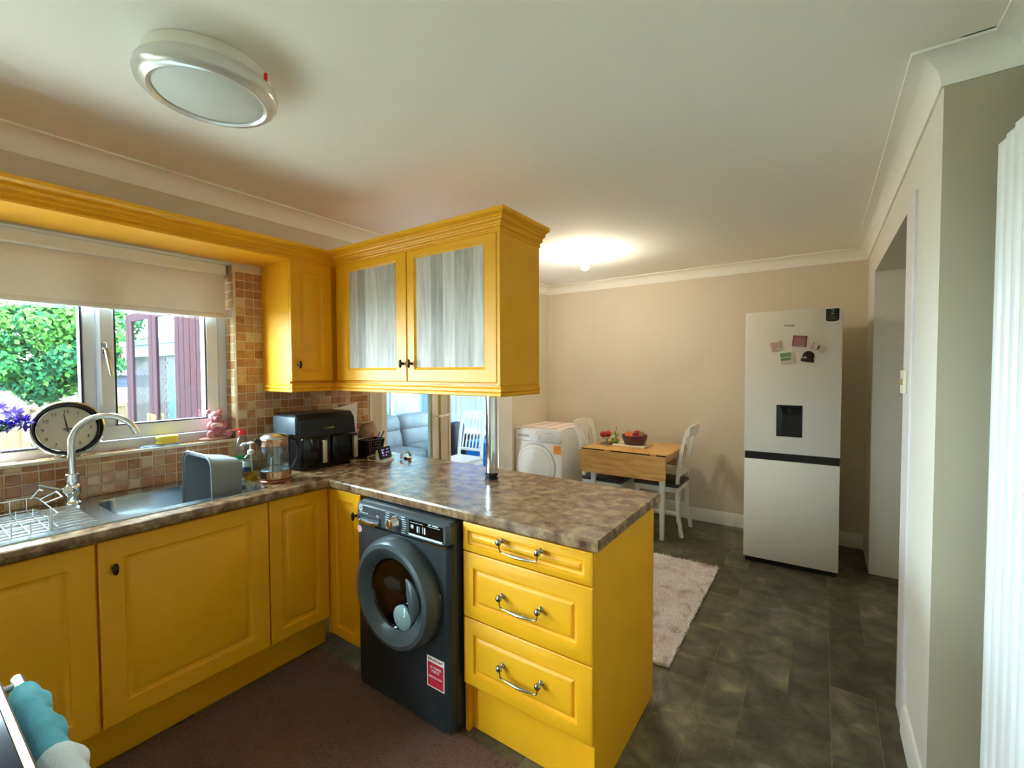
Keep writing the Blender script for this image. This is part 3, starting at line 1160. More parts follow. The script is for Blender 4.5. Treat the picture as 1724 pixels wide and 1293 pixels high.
lab(put('lever', b, M['chrome'], tp), 'slim lever handle')

# dish rack on drainer
dr = thing('dish_rack', 'white wire dish drainer standing on the draining board', 'dish rack', (0.33, -1.2, ZW + 0.006))
b = MB()
rx0, rx1, ry0, ry1 = 0.12, 0.50, -1.50, -0.965
zb = ZW + 0.012


def rod(p, q, r=0.0017):
    b.tube([p, q], r, 6)


for z in (zb, zb + 0.048):
    b.tube([(p[0], p[1], z) for p in rloop(rx0, rx1, ry0, ry1, 0.03, 0, 4)], 0.0022, 6, closed=True)
for k in range(12):
    y = ry0 + 0.03 + k * 0.0435
    rod((rx0, y, zb), (rx1, y, zb))
    rod((rx0, y, zb), (rx0 - 0.0, y, zb + 0.048))
    rod((rx1, y, zb), (rx1, y, zb + 0.048))
    rod((0.24, y, zb), (0.24, y, zb + 0.03))
for x in (0.18, 0.24, 0.31, 0.38, 0.44):
    rod((x, ry0, zb), (x, ry1, zb))
put('basket_wires', b, M['steel'], dr, smooth=60)
for y in (ry1 - 0.02, ry0 + 0.02):
    b = MB()
    b.tube([(rx0 + 0.03, y, zb + 0.048), (rx0 + 0.0, y + 0.03, zb + 0.075), (rx0 + 0.06, y + 0.03, zb + 0.08)], 0.003, 6)
    put('end_wire', b, M['upvc'], dr, smooth=60)
    b = MB()
    b.tube([(rx1, y, zb - 0.005), (rx1, y, zb + 0.075)], 0.003, 6)
    put('end_wire', b, M['upvc'], dr, smooth=60)
b = MB()
b.tube([(0.2, ry1 + 0.0, zb + 0.05), (0.19, ry1 + 0.045, zb + 0.07), (0.26, ry1 + 0.05, zb + 0.06), (0.28, ry1, zb + 0.05)], 0.003, 6)
lab(put('cutlery_hook', b, M['upvc'], dr, smooth=60), 'bent wire cutlery holder')

# washing up bowl on end
wu = thing('washing_up_bowl', 'grey plastic washing-up bowl tipped on its end in the sink', 'washing-up bowl', (0.32, -0.44, 0.776))


def vloop(x0, x1, z0, z1, r, y):
    return [(p[0], y, p[1]) for p in rloop(x0, x1, z0, z1, r, 0, 6)]


b = MB()
b.loops([vloop(0.19, 0.445, 0.795, 1.055, 0.05, -0.34), vloop(0.175, 0.46, 0.785, 1.072, 0.055, -0.44), vloop(0.168, 0.468, 0.782, 1.082, 0.06, -0.475),
         vloop(0.174, 0.462, 0.788, 1.076, 0.056, -0.476), vloop(0.18, 0.455, 0.792, 1.068, 0.052, -0.44), vloop(0.196, 0.438, 0.80, 1.048, 0.045, -0.348)], True, True)
b.xf(Matrix.Translation((-0.018, 0, 0)))
put('bowl', b, M['greyplastic'], wu, smooth=50)
b = MB()
lp = vloop(0.160, 0.476, 0.778, 1.090, 0.064, -0.478)
b.tube(lp, 0.005, 8, closed=True)
b.xf(Matrix.Translation((-0.018, 0, 0)))
lab(put('rim', b, M['greyplastic'], wu), 'rolled rim of the bowl')
# two side lugs make the base a foot so that it stands on the basin bottom

# ================================================================== SILL OBJECTS
SZ = WZ0 + 0.0085
# clock leaning on the window
ck = thing('wall_clock', 'round chrome-cased clock leaning against the window behind the tap', 'clock', (-0.04, -0.84, SZ))
tilt = Matrix.Rotation(math.radians(90 - 9), 3, 'Y') 
cc = Vector((-0.040, -0.838, SZ + 0.121))
b = MB()
b.lathe([(0.100, -0.044), (0.112, -0.040), (0.119, -0.016), (0.121, 0.014), (0.119, 0.020), (0.115, 0.022), (0.113, 0.018)], cc, 48, tilt, True, False)
put('case', b, M['chrome'], ck)
b = MB()
b.lathe([(0.1135, 0.018), (0.108, 0.010), (0.101, -0.006), (0.0985, -0.012)], cc, 48, tilt, False, False)
lab(put('bezel', b, M['blackgloss'], ck), 'glossy black recessed bezel')
b = MB()
b.lathe([(0.0995, -0.012), (0.0985, -0.004), (0.0955, -0.003), (0.093, -0.011)], cc, 48, tilt, False, False)
lab(put('inner_ring', b, M['chrome'], ck), 'chrome inner ring')
cc = cc - (tilt @ Vector((0, 0, 1))) * 0.026
b = MB()
b.lathe([(0.0945, 0.010), (0.0945, 0.0145)], cc, 48, tilt)
fc = lab(put('dial', b, M['clockface'], ck), 'cream clock dial')
n_ = tilt @ Vector((0, 0, 1))
vu = (Vector((0, 0, 1)) - n_ * n_.z).normalized()
uu = vu.cross(n_).normalized()
for h in range(1, 13):
    a = math.radians(90 - 30 * h)
    p = cc + n_ * 0.0152 + (uu * math.cos(a) + vu * math.sin(a)) * 0.076
    text('numeral', str(h), 0.021, M['black'], fc, frame_mx(p, uu, vu))


def hand(a, L, wd, nm):
    a = math.radians(a)
    d = uu * math.cos(a) + vu * math.sin(a)
    s = d.cross(n_).normalized()
    b = MB()
    q = cc + n_ * 0.0165
    b.loops([[q - d * 0.012 - s * wd, q - d * 0.012 + s * wd, q + d * L + s * wd * .35, q + d * L - s * wd * .35],
             [q - d * 0.012 - s * wd + n_ * .0015, q - d * 0.012 + s * wd + n_ * .0015, q + d * L + s * wd * .35 + n_ * .0015, q + d * L - s * wd * .35 + n_ * .0015]])
    put(nm, b, M['black'], ck, smooth=0)


hand(97, 0.068, 0.004, 'minute_hand')
hand(5, 0.048, 0.005, 'hour_hand')

# flowers in a vase
fl = thing('flower_vase', 'pale vase of purple flowers on the sill at the left edge', 'vase', (-0.04, -1.075, SZ))
b = MB()
b.lathe([(0.032, 0), (0.036, 0.01), (0.042, 0.06), (0.04, 0.10), (0.034, 0.13), (0.036, 0.138), (0.032, 0.138), (0.030, 0.12), (0.03, 0.02)], (-0.04, -1.075, SZ), 24)
put('vase', b, M['palepink'], fl)


def petal(b, c, d, L, wd):
    d = Vector(d).normalized()
    s = d.cross(Vector((random.uniform(-1, 1), random.uniform(-1, 1), random.uniform(-1, 1)))).normalized()
    n2 = d.cross(s)
    c = Vector(c)
    v = [c, c + d * L * .5 + s * wd + n2 * L * .1, c + d * L, c + d * L * .5 - s * wd + n2 * L * .1]
    b.quad(*v)


rnd = random.Random(3)
heads = [(-0.01, -1.0, 1.30), (-0.02, -1.055, 1.335), (0.0, -1.10, 1.30), (-0.07, -1.03, 1.32), (-0.02, -0.972, 1.262), (-0.04, -1.02, 1.25), (-0.07, -1.11, 1.30)]
b = MB()
for hd in heads:
    b.tube([(-0.04, -1.075, SZ + 0.02), (-0.04 + (hd[0] + .04) * .3, -1.075 + (hd[1] + 1.075) * .35, SZ + 0.13), hd], 0.003, 6)
put('stem', b, M['leaf'], fl)
for hd in heads:
    b = MB()
    for k in range(46):
        d = Vector((rnd.gauss(0, 1), rnd.gauss(0, 1), rnd.gauss(0.2, 1))).normalized()
        random.seed(k)
        petal(b, Vector(hd) + d * 0.006, d, rnd.uniform(0.022, 0.038), 0.008)
    lab(put('flower_head', b, M['purple'] if heads.index(hd) % 3 else M['lilac'], fl, smooth=0, norm=False), 'ruffled purple flower')
random.seed(11)
for (a, L) in ((0.3, .12), (1.2, .15), (2.6, .14), (-0.7, .13)):
    b = MB()
    c = Vector((-0.03, -1.05, SZ + 0.115))
    dirv = Vector((0.3 * math.cos(a), 0.7 * math.sin(a), 0.5)).normalized()
    s = dirv.cross(Vector((0, 0, 1))).normalized()
    pts0 = []
    for k in range(6):
        f = k / 5
        q = c + dirv * L * f + Vector((0, 0, -0.05 * f * f))
        wd = 0.012 * math.sin(PI * (0.15 + 0.85 * f))
        pts0.append((q - s * wd, q + s * wd))
    for (p0, p1), (p2, p3) in zip(pts0, pts0[1:]):
        b.quad(p0, p1, p3, p2)
    put('leaf', b, M['leaf'], fl, norm=False)

# sponge on a packet
mb = MB()
mb.loops([[(0.0, -0.60, SZ), (0.0, -0.43, SZ), (-0.075, -0.44, SZ), (-0.075, -0.585, SZ)], [(-0.002, -0.598, SZ + .006), (-0.004, -0.435, SZ + .009), (-0.07, -0.445, SZ + .006), (-0.07, -0.58, SZ + .01)]])
tag(put('packet', mb, mat('blue_white_packet', (220, 230, 240), 0.3, noise=(45, 2, 0), rgb2=(120, 160, 210))), 'flat white and blue packet under the yellow sponge', 'packet')
mb = MB()
sp = []
for k in range(24):
    a = 2 * PI * k / 24
    u = 0.045 * (abs(math.cos(a)) ** .5) * (1 if math.cos(a) > 0 else -1)
    v = 0.028 * (abs(math.sin(a)) ** .5) * (1 if math.sin(a) > 0 else -1)
    sp.append((u, v * (0.82 + 0.18 * min(1, abs(u) / 0.03))))
z0 = SZ + 0.010
mb.loops([[(-0.035 + v * s, -0.482 + u * s, z) for u, v in sp] for s, z in ((0.94, z0), (1, z0 + .003), (1, z0 + .009), (0.88, z0 + .014), (0.88, z0 + .02), (1, z0 + .025), (1, z0 + .034), (0.94, z0 + .037))])
tag(put('sponge', mb, M['spongeyellow']), 'yellow washing-up sponge with a waist on the sill', 'sponge')

# pink bear ornament
bo = Vector((-0.048, -0.262, SZ))
be = thing('bear_ornament', 'pink seated teddy bear ornament on the sill corner', 'ornament', bo)
b = MB()
b.lathe([(0.050, 0), (0.060, 0.004), (0.062, 0.010), (0.05, 0.014)], bo, 24)
b.xf(Matrix.Translation(bo) @ Matrix.Diagonal((0.72, 1.25, 1, 1)) @ Matrix.Translation(-bo))
lab(put('base', b, M['palepink'], be), 'pale pink scalloped base')
b = MB()
q = bo + Vector((0, 0.008, 0.012))
b.ball(q + Vector((0, 0, 0.048)), (0.030, 0.036, 0.046))
b.ball(q + Vector((0.006, -0.006, 0.112)), (0.030, 0.033, 0.030))
b.ball(q + Vector((0.032, -0.010, 0.103)), (0.014, 0.015, 0.012))
for s in (-1, 1):
    b.ball(q + Vector((-0.004, -0.006 + s * 0.028, 0.138)), (0.009, 0.013, 0.013))
    b.ball(q + Vector((0.014, s * 0.036, 0.066)), (0.016, 0.014, 0.024), mx=Matrix.Rotation(s * 0.4, 3, 'X'))
    b.ball(q + Vector((0.028, s * 0.022, 0.055)), (0.014, 0.014, 0.014))
    b.ball(q + Vector((0.025, s * 0.038, 0.018)), (0.032, 0.018, 0.018))
    b.ball(q + Vector((0.046, s * 0.044, 0.022)), (0.012, 0.020, 0.022))
put('bear_body', b, M['pink'], be, fuse=0.003)
b = MB()
b.ball(q + Vector((0.043, -0.010, 0.108)), (0.005, 0.006, 0.004), 8, 6)
for s in (-1, 1):
    b.ball(q + Vector((0.031, -0.008 + s * 0.012, 0.121)), 0.0035, 8, 6)
lab(put('face', b, M['bronze'], be), 'dark nose and eyes')
b = MB()
b.ball(q + Vector((0.022, -0.01, 0.072)), (0.014, 0.03, 0.010))
b.ball(q + Vector((0.036, -0.025, 0.066)), (0.006, 0.016, 0.013))
b.ball(q + Vector((0.036, 0.005, 0.066)), (0.006, 0.016, 0.013))
lab(put('bow', b, M['palepink'], be, fuse=0.003), 'pale pink bow at the neck')

# ================================================================== COUNTER OBJECTS
# washing up liquid
p0 = Vector((0.175, -0.222, ZW + 0.0005))
t = thing('washing_up_liquid_bottle', 'clear washing-up liquid bottle with red cap beside the sink', 'bottle', p0)


def eb(prof, c, a, bb, seg=24):
    """elliptic lathe"""
    return [[(c.x + r * a * math.cos(2 * PI * i / seg), c.y + r * bb * math.sin(2 * PI * i / seg), c.z + h) for i in range(seg)] for r, h in prof]


b = MB()
b.loops(eb([(0.9, 0), (1, 0.008), (1, 0.09), (0.92, 0.12), (0.98, 0.15), (0.9, 0.175), (0.6, 0.20), (0.4, 0.212), (0.4, 0.222)], p0, 0.026, 0.038))
put('bottle', b, M['bottleglass'], t)
b = MB()
b.loops(eb([(0.88, 0.004), (0.9, 0.01), (0.9, 0.03)], p0, 0.026, 0.038))
lab(put('liquid', b, M['liquid'], t), 'last of the liquid')
b = MB()
b.loops(eb([(0.5, 0.218), (0.52, 0.222), (0.5, 0.236), (0.3, 0.244)], p0, 0.026, 0.038))
b.tube([p0 + Vector((0, 0.0, 0.236)), p0 + Vector((0.0, -0.012, 0.25)), p0 + Vector((0.0, -0.035, 0.247))], [0.007, 0.006, 0.004], 8)
lab(put('cap', b, M['red'], t), 'red flip cap')
b = MB()
seg = 14
for z0, z1, mi in ((0.045, 0.095, 0), (0.095, 0.115, 1)):
    b.mi = mi
    b.loops([[(p0.x + 0.0268 * math.cos(a), p0.y + 0.0392 * math.sin(a), p0.z + z) for a in [math.radians(-95 + 150 * i / seg) for i in range(seg + 1)]] for z in (z0, z1)], False, False, closed=False)
lb = lab(put('label', b, [M['paper'], mat('label_green', (50, 160, 90), 0.5)], t, norm=False), 'white and green paper label')
a_ = math.radians(-35)
text('lettering', 'FAIRY', 0.018, M['red'], lb, frame_mx((p0.x + 0.030 * math.cos(a_), p0.y + 0.042 * math.sin(a_), p0.z + 0.075), (-math.sin(a_), math.cos(a_), 0), (0, 0, 1)))

# hand soap pump
p0 = Vector((0.275, -0.228, ZW + 0.0005))
t = thing('soap_dispenser', 'clear pump soap bottle with amber soap next to the kettle', 'bottle', p0)
b = MB()
b.loops(eb([(0.92, 0), (1, 0.006), (1, 0.10), (0.92, 0.118), (0.55, 0.128), (0.5, 0.134)], p0, 0.024, 0.037))
put('bottle', b, M['bottleglass'], t)
b = MB()
b.loops(eb([(0.9, 0.004), (0.93, 0.008), (0.93, 0.04)], p0, 0.024, 0.037))
lab(put('liquid', b, M['liquid'], t), 'amber liquid soap')
b = MB()
b.lathe([(0.015, 0.13), (0.015, 0.150), (0.008, 0.152), (0.0045, 0.156), (0.0045, 0.182), (0.016, 0.184), (0.016, 0.190), (0.006, 0.194)], p0, 16)
b.tube([p0 + Vector((0, 0, 0.187)), p0 + Vector((-0.01, -0.035, 0.186)), p0 + Vector((-0.012, -0.042, 0.176))], 0.005, 8)
b.tube([p0 + Vector((0, 0, 0.13)), p0 + Vector((0.004, 0.006, 0.02))], 0.003, 6)
lab(put('pump', b, M['appliance'], t), 'white pump head')
b = MB()
for z0, z1, mi in ((0.07, 0.10, 0), (0.048, 0.07, 1)):
    b.mi = mi
    b.loops([[(p0.x + 0.0246 * math.cos(a), p0.y + 0.0379 * math.sin(a), p0.z + z) for a in [math.radians(-120 + 90 * i / seg) for i in range(seg + 1)]] for z in (z0, z1)], False, False, closed=False)
lab(put('label', b, [mat('label_mint', (190, 226, 224), 0.5), mat('label_navy', (44, 74, 130), 0.5)], t, norm=False), 'mint and navy label')

# kettle
kp = Vector((0.405, -0.172, ZW + 0.0005))
t = thing('kettle', 'glass and rose-copper electric kettle on the worktop corner', 'kettle', kp)
b = MB()
b.lathe([(0.074, 0), (0.076, 0.004), (0.076, 0.012), (0.070, 0.016)], kp, 32)
lab(put('power_base', b, M['copper'], t), 'copper power base')
b = MB()
b.lathe([(0.068, 0.016), (0.072, 0.020), (0.072, 0.052), (0.0715, 0.056)], kp, 32)
lab(put('base_band', b, M['copper'], t), 'rose-copper lower band')
b = MB()
b.lathe([(0.0695, 0.056), (0.069, 0.10), (0.067, 0.15), (0.0655, 0.178)], kp, 32, None, False, False)
lab(put('glass_jug', b, M['kettleglass'], t), 'clear glass jug')
b = MB()
b.lathe([(0.066, 0.056), (0.066, 0.060), (0.060, 0.064)], kp, 32)
lab(put('element_plate', b, M['steel'], t), 'steel heating plate')
b = MB()
b.lathe([(0.067, 0.177), (0.068, 0.182), (0.066, 0.214), (0.063, 0.217)], kp, 32)
lab(put('top_band', b, M['copper'], t), 'rose-copper collar')
b = MB()
b.lathe([(0.064, 0.214), (0.064, 0.222), (0.05, 0.234), (0.02, 0.240), (0.001, 0.241)], kp, 32)
lab(put('lid', b, M['steel'], t), 'domed grey lid')
b = MB()
sd = Vector((-0.35, -0.93, 0)).normalized()
b.tube([kp + sd * 0.055 + Vector((0, 0, 0.195)), kp + sd * 0.075 + Vector((0, 0, 0.207)), kp + sd * 0.088 + Vector((0, 0, 0.214))], [0.020, 0.015, 0.008], 10)
lab(put('spout', b, M['black'], t), 'dark spout')
b = MB()
hd = Vector((0.25, 0.97, 0)).normalized()
P = lambda r, z: kp + hd * r + Vector((0, 0, z))
b.tube([P(0.050, 0.213), P(0.080, 0.214), P(0.108, 0.198), P(0.120, 0.165), P(0.116, 0.12), P(0.098, 0.075), P(0.074, 0.046)], [0.012, 0.013, 0.014, 0.014, 0.0135, 0.012, 0.010], 12)
lab(put('handle', b, M['black'], t), 'black loop handle')

# air fryer
ax0, ax1, ay0, ay1 = 0.05, 0.345, -0.008, 0.372
az0, az1 = ZW + 0.0005, 1.225
t = thing('air_fryer', 'large black dual-drawer air fryer in the worktop corner', 'air fryer', ((ax0 + ax1) / 2, (ay0 + ay1) / 2, az0))
b = MB()
sec = [(ax0, az0 + 0.012), (ax1 - 0.02, az0 + 0.012), (ax1 - 0.012, az0 + 0.15), (ax1 - 0.03, az1 - 0.03), (ax1 - 0.06, az1), (ax0 + 0.03, az1), (ax0, az1 - 0.03)]
b.loops([[(x, ay0 + 0.012, z) for x, z in [(x * .96 + .008, z * .985 + .016) for x, z in sec]], [(x, ay0 + 0.0 + 0.02, z) for x, z in sec], [(x, ay1 - 0.02, z) for x, z in sec], [(x, ay1 - 0.012, z) for x, z in [(x * .96 + .008, z * .985 + .016) for x, z in sec]]])
b.box(ax0 + .02, ay0 + .03, az0, ax1 - .05, ay1 - .03, az0 + .012)
put('housing', b, M['black'], t, smooth=20)
b = MB()
b.box(ax0 + 0.02, ay0 - 0.002, az0 + 0.20, ax1 - 0.04, ay0 + 0.016, az1 - 0.012, 0.006, 2)
lab(put('side_vent', b, mat('grey_blue_plastic', (96, 108, 118), 0.4), t), 'grey side panel')
for y0, y1 in ((ay0 + 0.014, 0.176), (0.188, ay1 - 0.014)):
    b = MB()
    b.box(ax1 - 0.022, y0, az0 + 0.016, ax1 + 0.006, y1, az0 + 0.185, 0.012, 3)
    dwr = put('drawer', b, M['blackgloss'], t)
    b = MB()
    yc = y1 - 0.05 if y0 < 0.1 else y1 - 0.03
    b.box(ax1 + 0.006, yc - 0.014, az0 + 0.035, ax1 + 0.030, yc + 0.014, az0 + 0.165, 0.006, 2)
    lab(put('handle', b, mat('brushed_champagne', (196, 186, 170), 0.3, 0.9), dwr), 'brushed champagne handle')
text('lettering', 'TOWER', 0.018, M['brass'], t, frame_mx((ax1 - 0.0155, 0.182, az0 + 0.225), (0, 1, 0), (-0.1, 0, 1)))
# paper / packets behind the air fryer
mb = MB()
mb.loops([[(0.012, 0.38, 1.05), (0.012, 0.59, 1.02), (0.03, 0.59, 1.25), (0.03, 0.38, 1.215)], [(0.022, 0.38, 1.05), (0.022, 0.59, 1.02), (0.036, 0.588, 1.25), (0.036, 0.382, 1.215)]])
mb.loops([[(0.012, 0.40, ZW + .001), (0.012, 0.57, ZW + .001), (0.012, 0.59, 1.02), (0.012, 0.38, 1.05)], [(0.03, 0.40, ZW + .001), (0.03, 0.57, ZW + .001), (0.022, 0.59, 1.02), (0.022, 0.38, 1.05)]])
tag(put('paper_bag', mb, M['paper'], smooth=0), 'white folded paper leaning on the tiles behind the air fryer', 'paper')
mb = MB()
rng = random.Random(5)
rings = []
for f, s in ((0, .7), (.05, .95), (.35, 1), (.65, .95), (.85, .8), (.95, .62), (1.0, .7)):
    rings.append([(0.13 + 0.05 * s * math.cos(2 * PI * i / 16) * (1 + rng.uniform(-.12, .12)), 0.60 + 0.075 * s * math.sin(2 * PI * i / 16) * (1 + rng.uniform(-.1, .1)), ZW + .001 + 0.20 * f + rng.uniform(-.006, .006) * (f > 0)) for i in range(16)])
mb.loops(rings)
tag(put('bread_bag', mb, mat('beige_bag', (186, 160, 124), 0.4, noise=(12, 4, 1), rgb2=(150, 124, 92))), 'crumpled beige packet standing behind the black basket', 'bag')
# basket with pens
bx = Vector((0.255, 0.515, ZW + 0.0005))
t = thing('wire_basket', 'small black basket of pens right of the air fryer', 'basket', bx)
b = MB()


def ring(s, z, r=0.0022):
    b.tube([(bx.x + p[0], bx.y + p[1], bx.z + z) for p in rloop(-0.055 * s, 0.055 * s, -0.08 * s, 0.08 * s, 0.02, 0, 4)], r, 6, closed=True)


b.box(bx.x - .043, bx.y - .064, bx.z, bx.x + .043, bx.y + .064, bx.z + 0.004)
for k, z in enumerate((0.002, 0.02, 0.038, 0.056, 0.074, 0.092, 0.108)):
    ring(0.80 + 0.2 * z / 0.108, z, 0.0045 if k == 6 else 0.003)
l0, l1 = rloop(-0.044, 0.044, -0.064, 0.064, 0.016, 0.002, 6), rloop(-0.055, 0.055, -0.08, 0.08, 0.02, 0.108, 6)
for a0, a1 in zip(l0, l1):
    b.tube([bx + Vector(a0), bx + Vector(a1)], 0.004, 5)
for side in range(2):
    for k in range(9):
        f = k / 8
        xa = -0.04 + 0.08 * f
        for s in (-1, 1):
            b.tube([bx + Vector((xa, s * 0.064, 0.002)), bx + Vector((xa * 1.25, s * 0.08, 0.108))], 0.0035, 5)
            b.tube([bx + Vector((s * 0.044, xa * 1.45, 0.002)), bx + Vector((s * 0.055, xa * 1.8, 0.108))], 0.0035, 5)
put('basket_weave', b, M['black'], t)
for k, (dx, dy, tx_, ty_, m_) in enumerate(((0.02, 0.05, 0.02, 0.10, 'black'), (0.0, 0.045, -0.005, 0.085, 'purple'), (-0.02, 0.03, -0.03, 0.05, 'red'))):
    mb = MB()
    mb.tube([bx + Vector((dx * .3, dy * .3, 0.008)), bx + Vector((tx_, ty_, 0.145 - k * .008))], [0.004, 0.004], 8)
    mb.ball(bx + Vector((tx_, ty_, 0.147 - k * .008)), (0.0045, 0.0045, 0.007), 8, 6)
    tag(put('pen', mb, M[m_]), ['black pen leaning out of the basket to the right', 'purple pen in the middle of the black basket', 'red pen at the back of the black basket'][k], 'pen')
# smart display
sd0 = Vector((0.47, 0.465, ZW + 0.0005))
t = thing('energy_monitor', 'small black screen on a white stand at the back of the peninsula', 'display', sd0, rz=math.radians(14))
b = MB()
b.prism([(-0.030, 0), (0.028, 0), (0.026, 0.008), (0.0, 0.012), (-0.018, 0.07), (-0.026, 0.07)], 'Y', -0.056, 0.056)
put('stand', b, M['appliance'], t, local=True, smooth=0)
nrm = Vector((0.9, 0, 0.28)).normalized()
b = MB()
b.box(-0.006, -0.055, -0.036, 0.006, 0.055, 0.036, 0.003, mx=Matrix.Translation((-0.003, 0, 0.050)) @ Matrix.Rotation(-0.30, 4, 'Y'))
cs = lab(put('screen_case', b, M['blackgloss'], t, local=True), 'black screen bezel')
b = MB()
b.box(0.006, -0.040, -0.024, 0.0066, 0.038, 0.026, mx=Matrix.Translation((-0.003, 0, 0.050)) @ Matrix.Rotation(-0.30, 4, 'Y'))
lab(put('screen', b, M['screen'], cs, local=True, smooth=0), 'dim violet display')
b = MB()
mxs = Matrix.Translation((-0.003, 0, 0.050)) @ Matrix.Rotation(-0.30, 4, 'Y')
for (ya, za, yb2, zb2) in ((-0.034, 0.016, -0.012, 0.021), (0.012, 0.016, 0.032, 0.020), (-0.034, -0.004, -0.022, 0.008), (-0.03, -0.016, -0.02, -0.012), (-0.004, -0.020, 0.004, -0.013), (0.0, -0.002, 0.03, 0.001)):
    b.box(0.0066, ya, za, 0.0070, yb2, zb2, mx=mxs)
lab(put('screen_graphics', b, mat('screen_light', (170, 160, 220), 0.4, emit=0.3), cs, local=True, smooth=0), 'lit figures on the display')
# cable behind display
mb = MB()
pts = [(0.435, 0.42, ZW + .004), (0.40, 0.40, ZW + .006), (0.37, 0.41, ZW + .02), (0.385, 0.45, ZW + .03), (0.41, 0.475, ZW + .02), (0.43, 0.485, ZW + .012)]
mb.tube(pts, 0.0025, 6)
tag(put('cable', mb, M['cream']), 'thin white cable looped behind the small screen', 'cable')
# white cable loop with a plug
cl0 = Vector((0.52, 0.585, ZW))
t = thing('charger_cable', 'white coiled charger cable near the back edge of the peninsula', 'cable', cl0)
b = MB()
for kk in range(3):
    b.tube([cl0 + Vector((0.008 * kk - 0.008, 0.036 * math.cos(a), 0.012 + 0.032 * math.sin(a) + 0.0)) for a in [math.radians(-10 + 200 * i / 14) for i in range(15)]], 0.004, 6)
put('coil', b, M['appliance'], t)
b = MB()
b.box(cl0.x - 0.01, cl0.y - 0.012, cl0.z + 0.0005, cl0.x + 0.03, cl0.y + 0.022, cl0.z + 0.012, 0.003)
lab(put('plug', b, M['copper'], t), 'small brown plug tip')

# ================================================================== WASHING MACHINE
wx0, wx1, wy = 0.893, 1.478, -0.055
t = thing('washing_machine', 'dark grey front-loading washing machine under the peninsula worktop', 'washing machine', ((wx0 + wx1) / 2, 0.3, 0))
AN = M['anthracite']
b = MB()
b.box(wx0, wy + 0.03, 0.014, wx1, 0.50, 0.869, 0.012, 3)
put('cabinet', b, AN, t)
b = MB()


def fpanel(z0, z1, steps):
    for ins, yy in steps:
        pass


ring_ = lambda x0, x1, z0, z1, r, y: [(p[0], y, p[1]) for p in rloop(x0, x1, z0, z1, r, 0, 5)]
b.loops([ring_(wx0, wx1, 0.014, 0.769, 0.02, wy + 0.03), ring_(wx0 + .002, wx1 - .002, 0.014, 0.768, 0.02, wy + 0.012), ring_(wx0 + .02, wx1 - .02, 0.02, 0.764, 0.02, wy)], False, True)
put('front_panel', b, AN, t)
b = MB()
b.loops([ring_(wx0, wx1, 0.772, 0.868, 0.02, wy + 0.03), ring_(wx0 + .002, wx1 - .002, 0.772, 0.866, 0.02, wy + 0.010), ring_(wx0 + .018, wx1 - .018, 0.776, 0.854, 0.02, wy - 0.004)], False, True)
cp = put('control_panel', b, M['anthracite_ring'], t)
yf = wy - 0.004
b = MB()
b.box(wx0 + 0.04, yf - 0.0006, 0.7685, wx0 + 0.14, yf + 0.006, 0.7715)
lab(put('chrome_line', b, M['chrome'], t, smooth=0), 'bright line under the control panel')
b = MB()
b.box(wx1 - 0.14, yf - 0.0006, 0.7685, wx1 - 0.02, yf + 0.006, 0.7715)
lab(put('chrome_line', b, M['chrome'], t, smooth=0), 'bright line under the control panel')
# detergent drawer
b = MB()
b.nest((0, yf + .002, 0), (1, 0, 0), (0, 0, 1), (0, -1, 0), wx0 + 0.022, wx0 + 0.175, 0.779, 0.815, [(0, 0), (0, 0.006), (0.006, 0.007), (0.014, 0.0), (0.018, -0.001)])
dt = put('detergent_drawer', b, M['anthracite_ring'], cp)
b = MB()
b.tube([(wx0 + 0.045, yf - 0.006, 0.787), (wx0 + 0.11, yf - 0.012, 0.785), (wx0 + 0.172, yf - 0.006, 0.789)], [0.006, 0.008, 0.006], 10)
b.tube([(wx0 + 0.025, yf - 0.004, 0.7785), (wx0 + 0.16, yf - 0.004, 0.7785)], 0.0018, 6)
lab(put('drawer_grip', b, M['chrome'], cp), 'silver drawer grip')
# dial
R90 = Matrix.Rotation(PI / 2, 3, 'X')
dc = Vector((wx0 + 0.275, yf, 0.815))
b = MB()
b.lathe([(0.030, -0.002), (0.030, 0.006), (0.026, 0.012), (0.024, 0.028), (0.021, 0.032), (0.001, 0.035)], dc, 28, R90)
b.box(dc.x - 0.003, dc.y - 0.036, dc.z - 0.019, dc.x + 0.003, dc.y - 0.028, dc.z + 0.019)
lab(put('program_dial', b, M['chrome'], cp), 'chrome programme dial')
b = MB()
for k in range(8):
    for s in (-1, 1):
        z = dc.z - 0.034 + k * 0.0095
        xx = dc.x + s * (0.044 if 1 < k < 6 else 0.038)
        b.box(xx if s > 0 else xx - 0.022, yf - 0.0009, z, xx + 0.022 if s > 0 else xx, yf + 0.001, z + 0.0032)
lab(put('program_marks', b, mat('pale_print', (200, 214, 216), 0.5), cp, smooth=0), 'pale printed programme names')['kind'] = 'stuff'
# display
b = MB()
b.box(wx0 + 0.360, yf - 0.002, 0.783, wx1 - 0.03, yf + 0.004, 0.848, 0.002)
dp = lab(put('display', b, M['blackgloss'], cp), 'black touch display')
b = MB()
prn = mat('white_print', (226, 232, 236), 0.4)
yy = yf - 0.0026
for (xa, za, xb, zb2) in ((0.370, 0.8383, 0.445, 0.8396), (0.470, 0.8383, 0.540, 0.8396), (0.475, 0.8445, 0.490, 0.8476), (0.497, 0.8445, 0.530, 0.8476), (0.421, 0.8024, 0.424, 0.8284), (0.409, 0.8024, 0.415, 0.8272), (0.441, 0.8024, 0.444, 0.8297), (0.451, 0.8024, 0.458, 0.8284)):
    b.box(wx0 + xa, yy, za, wx0 + xb, yy + 0.002, zb2)
for k in range(4):
    a = PI * k / 4
    b.tube([(wx0 + 0.382 - 0.010 * math.cos(a), yy, 0.822 - 0.010 * math.sin(a)), (wx0 + 0.382 + 0.010 * math.cos(a), yy, 0.822 + 0.010 * math.sin(a))], 0.0012, 5)
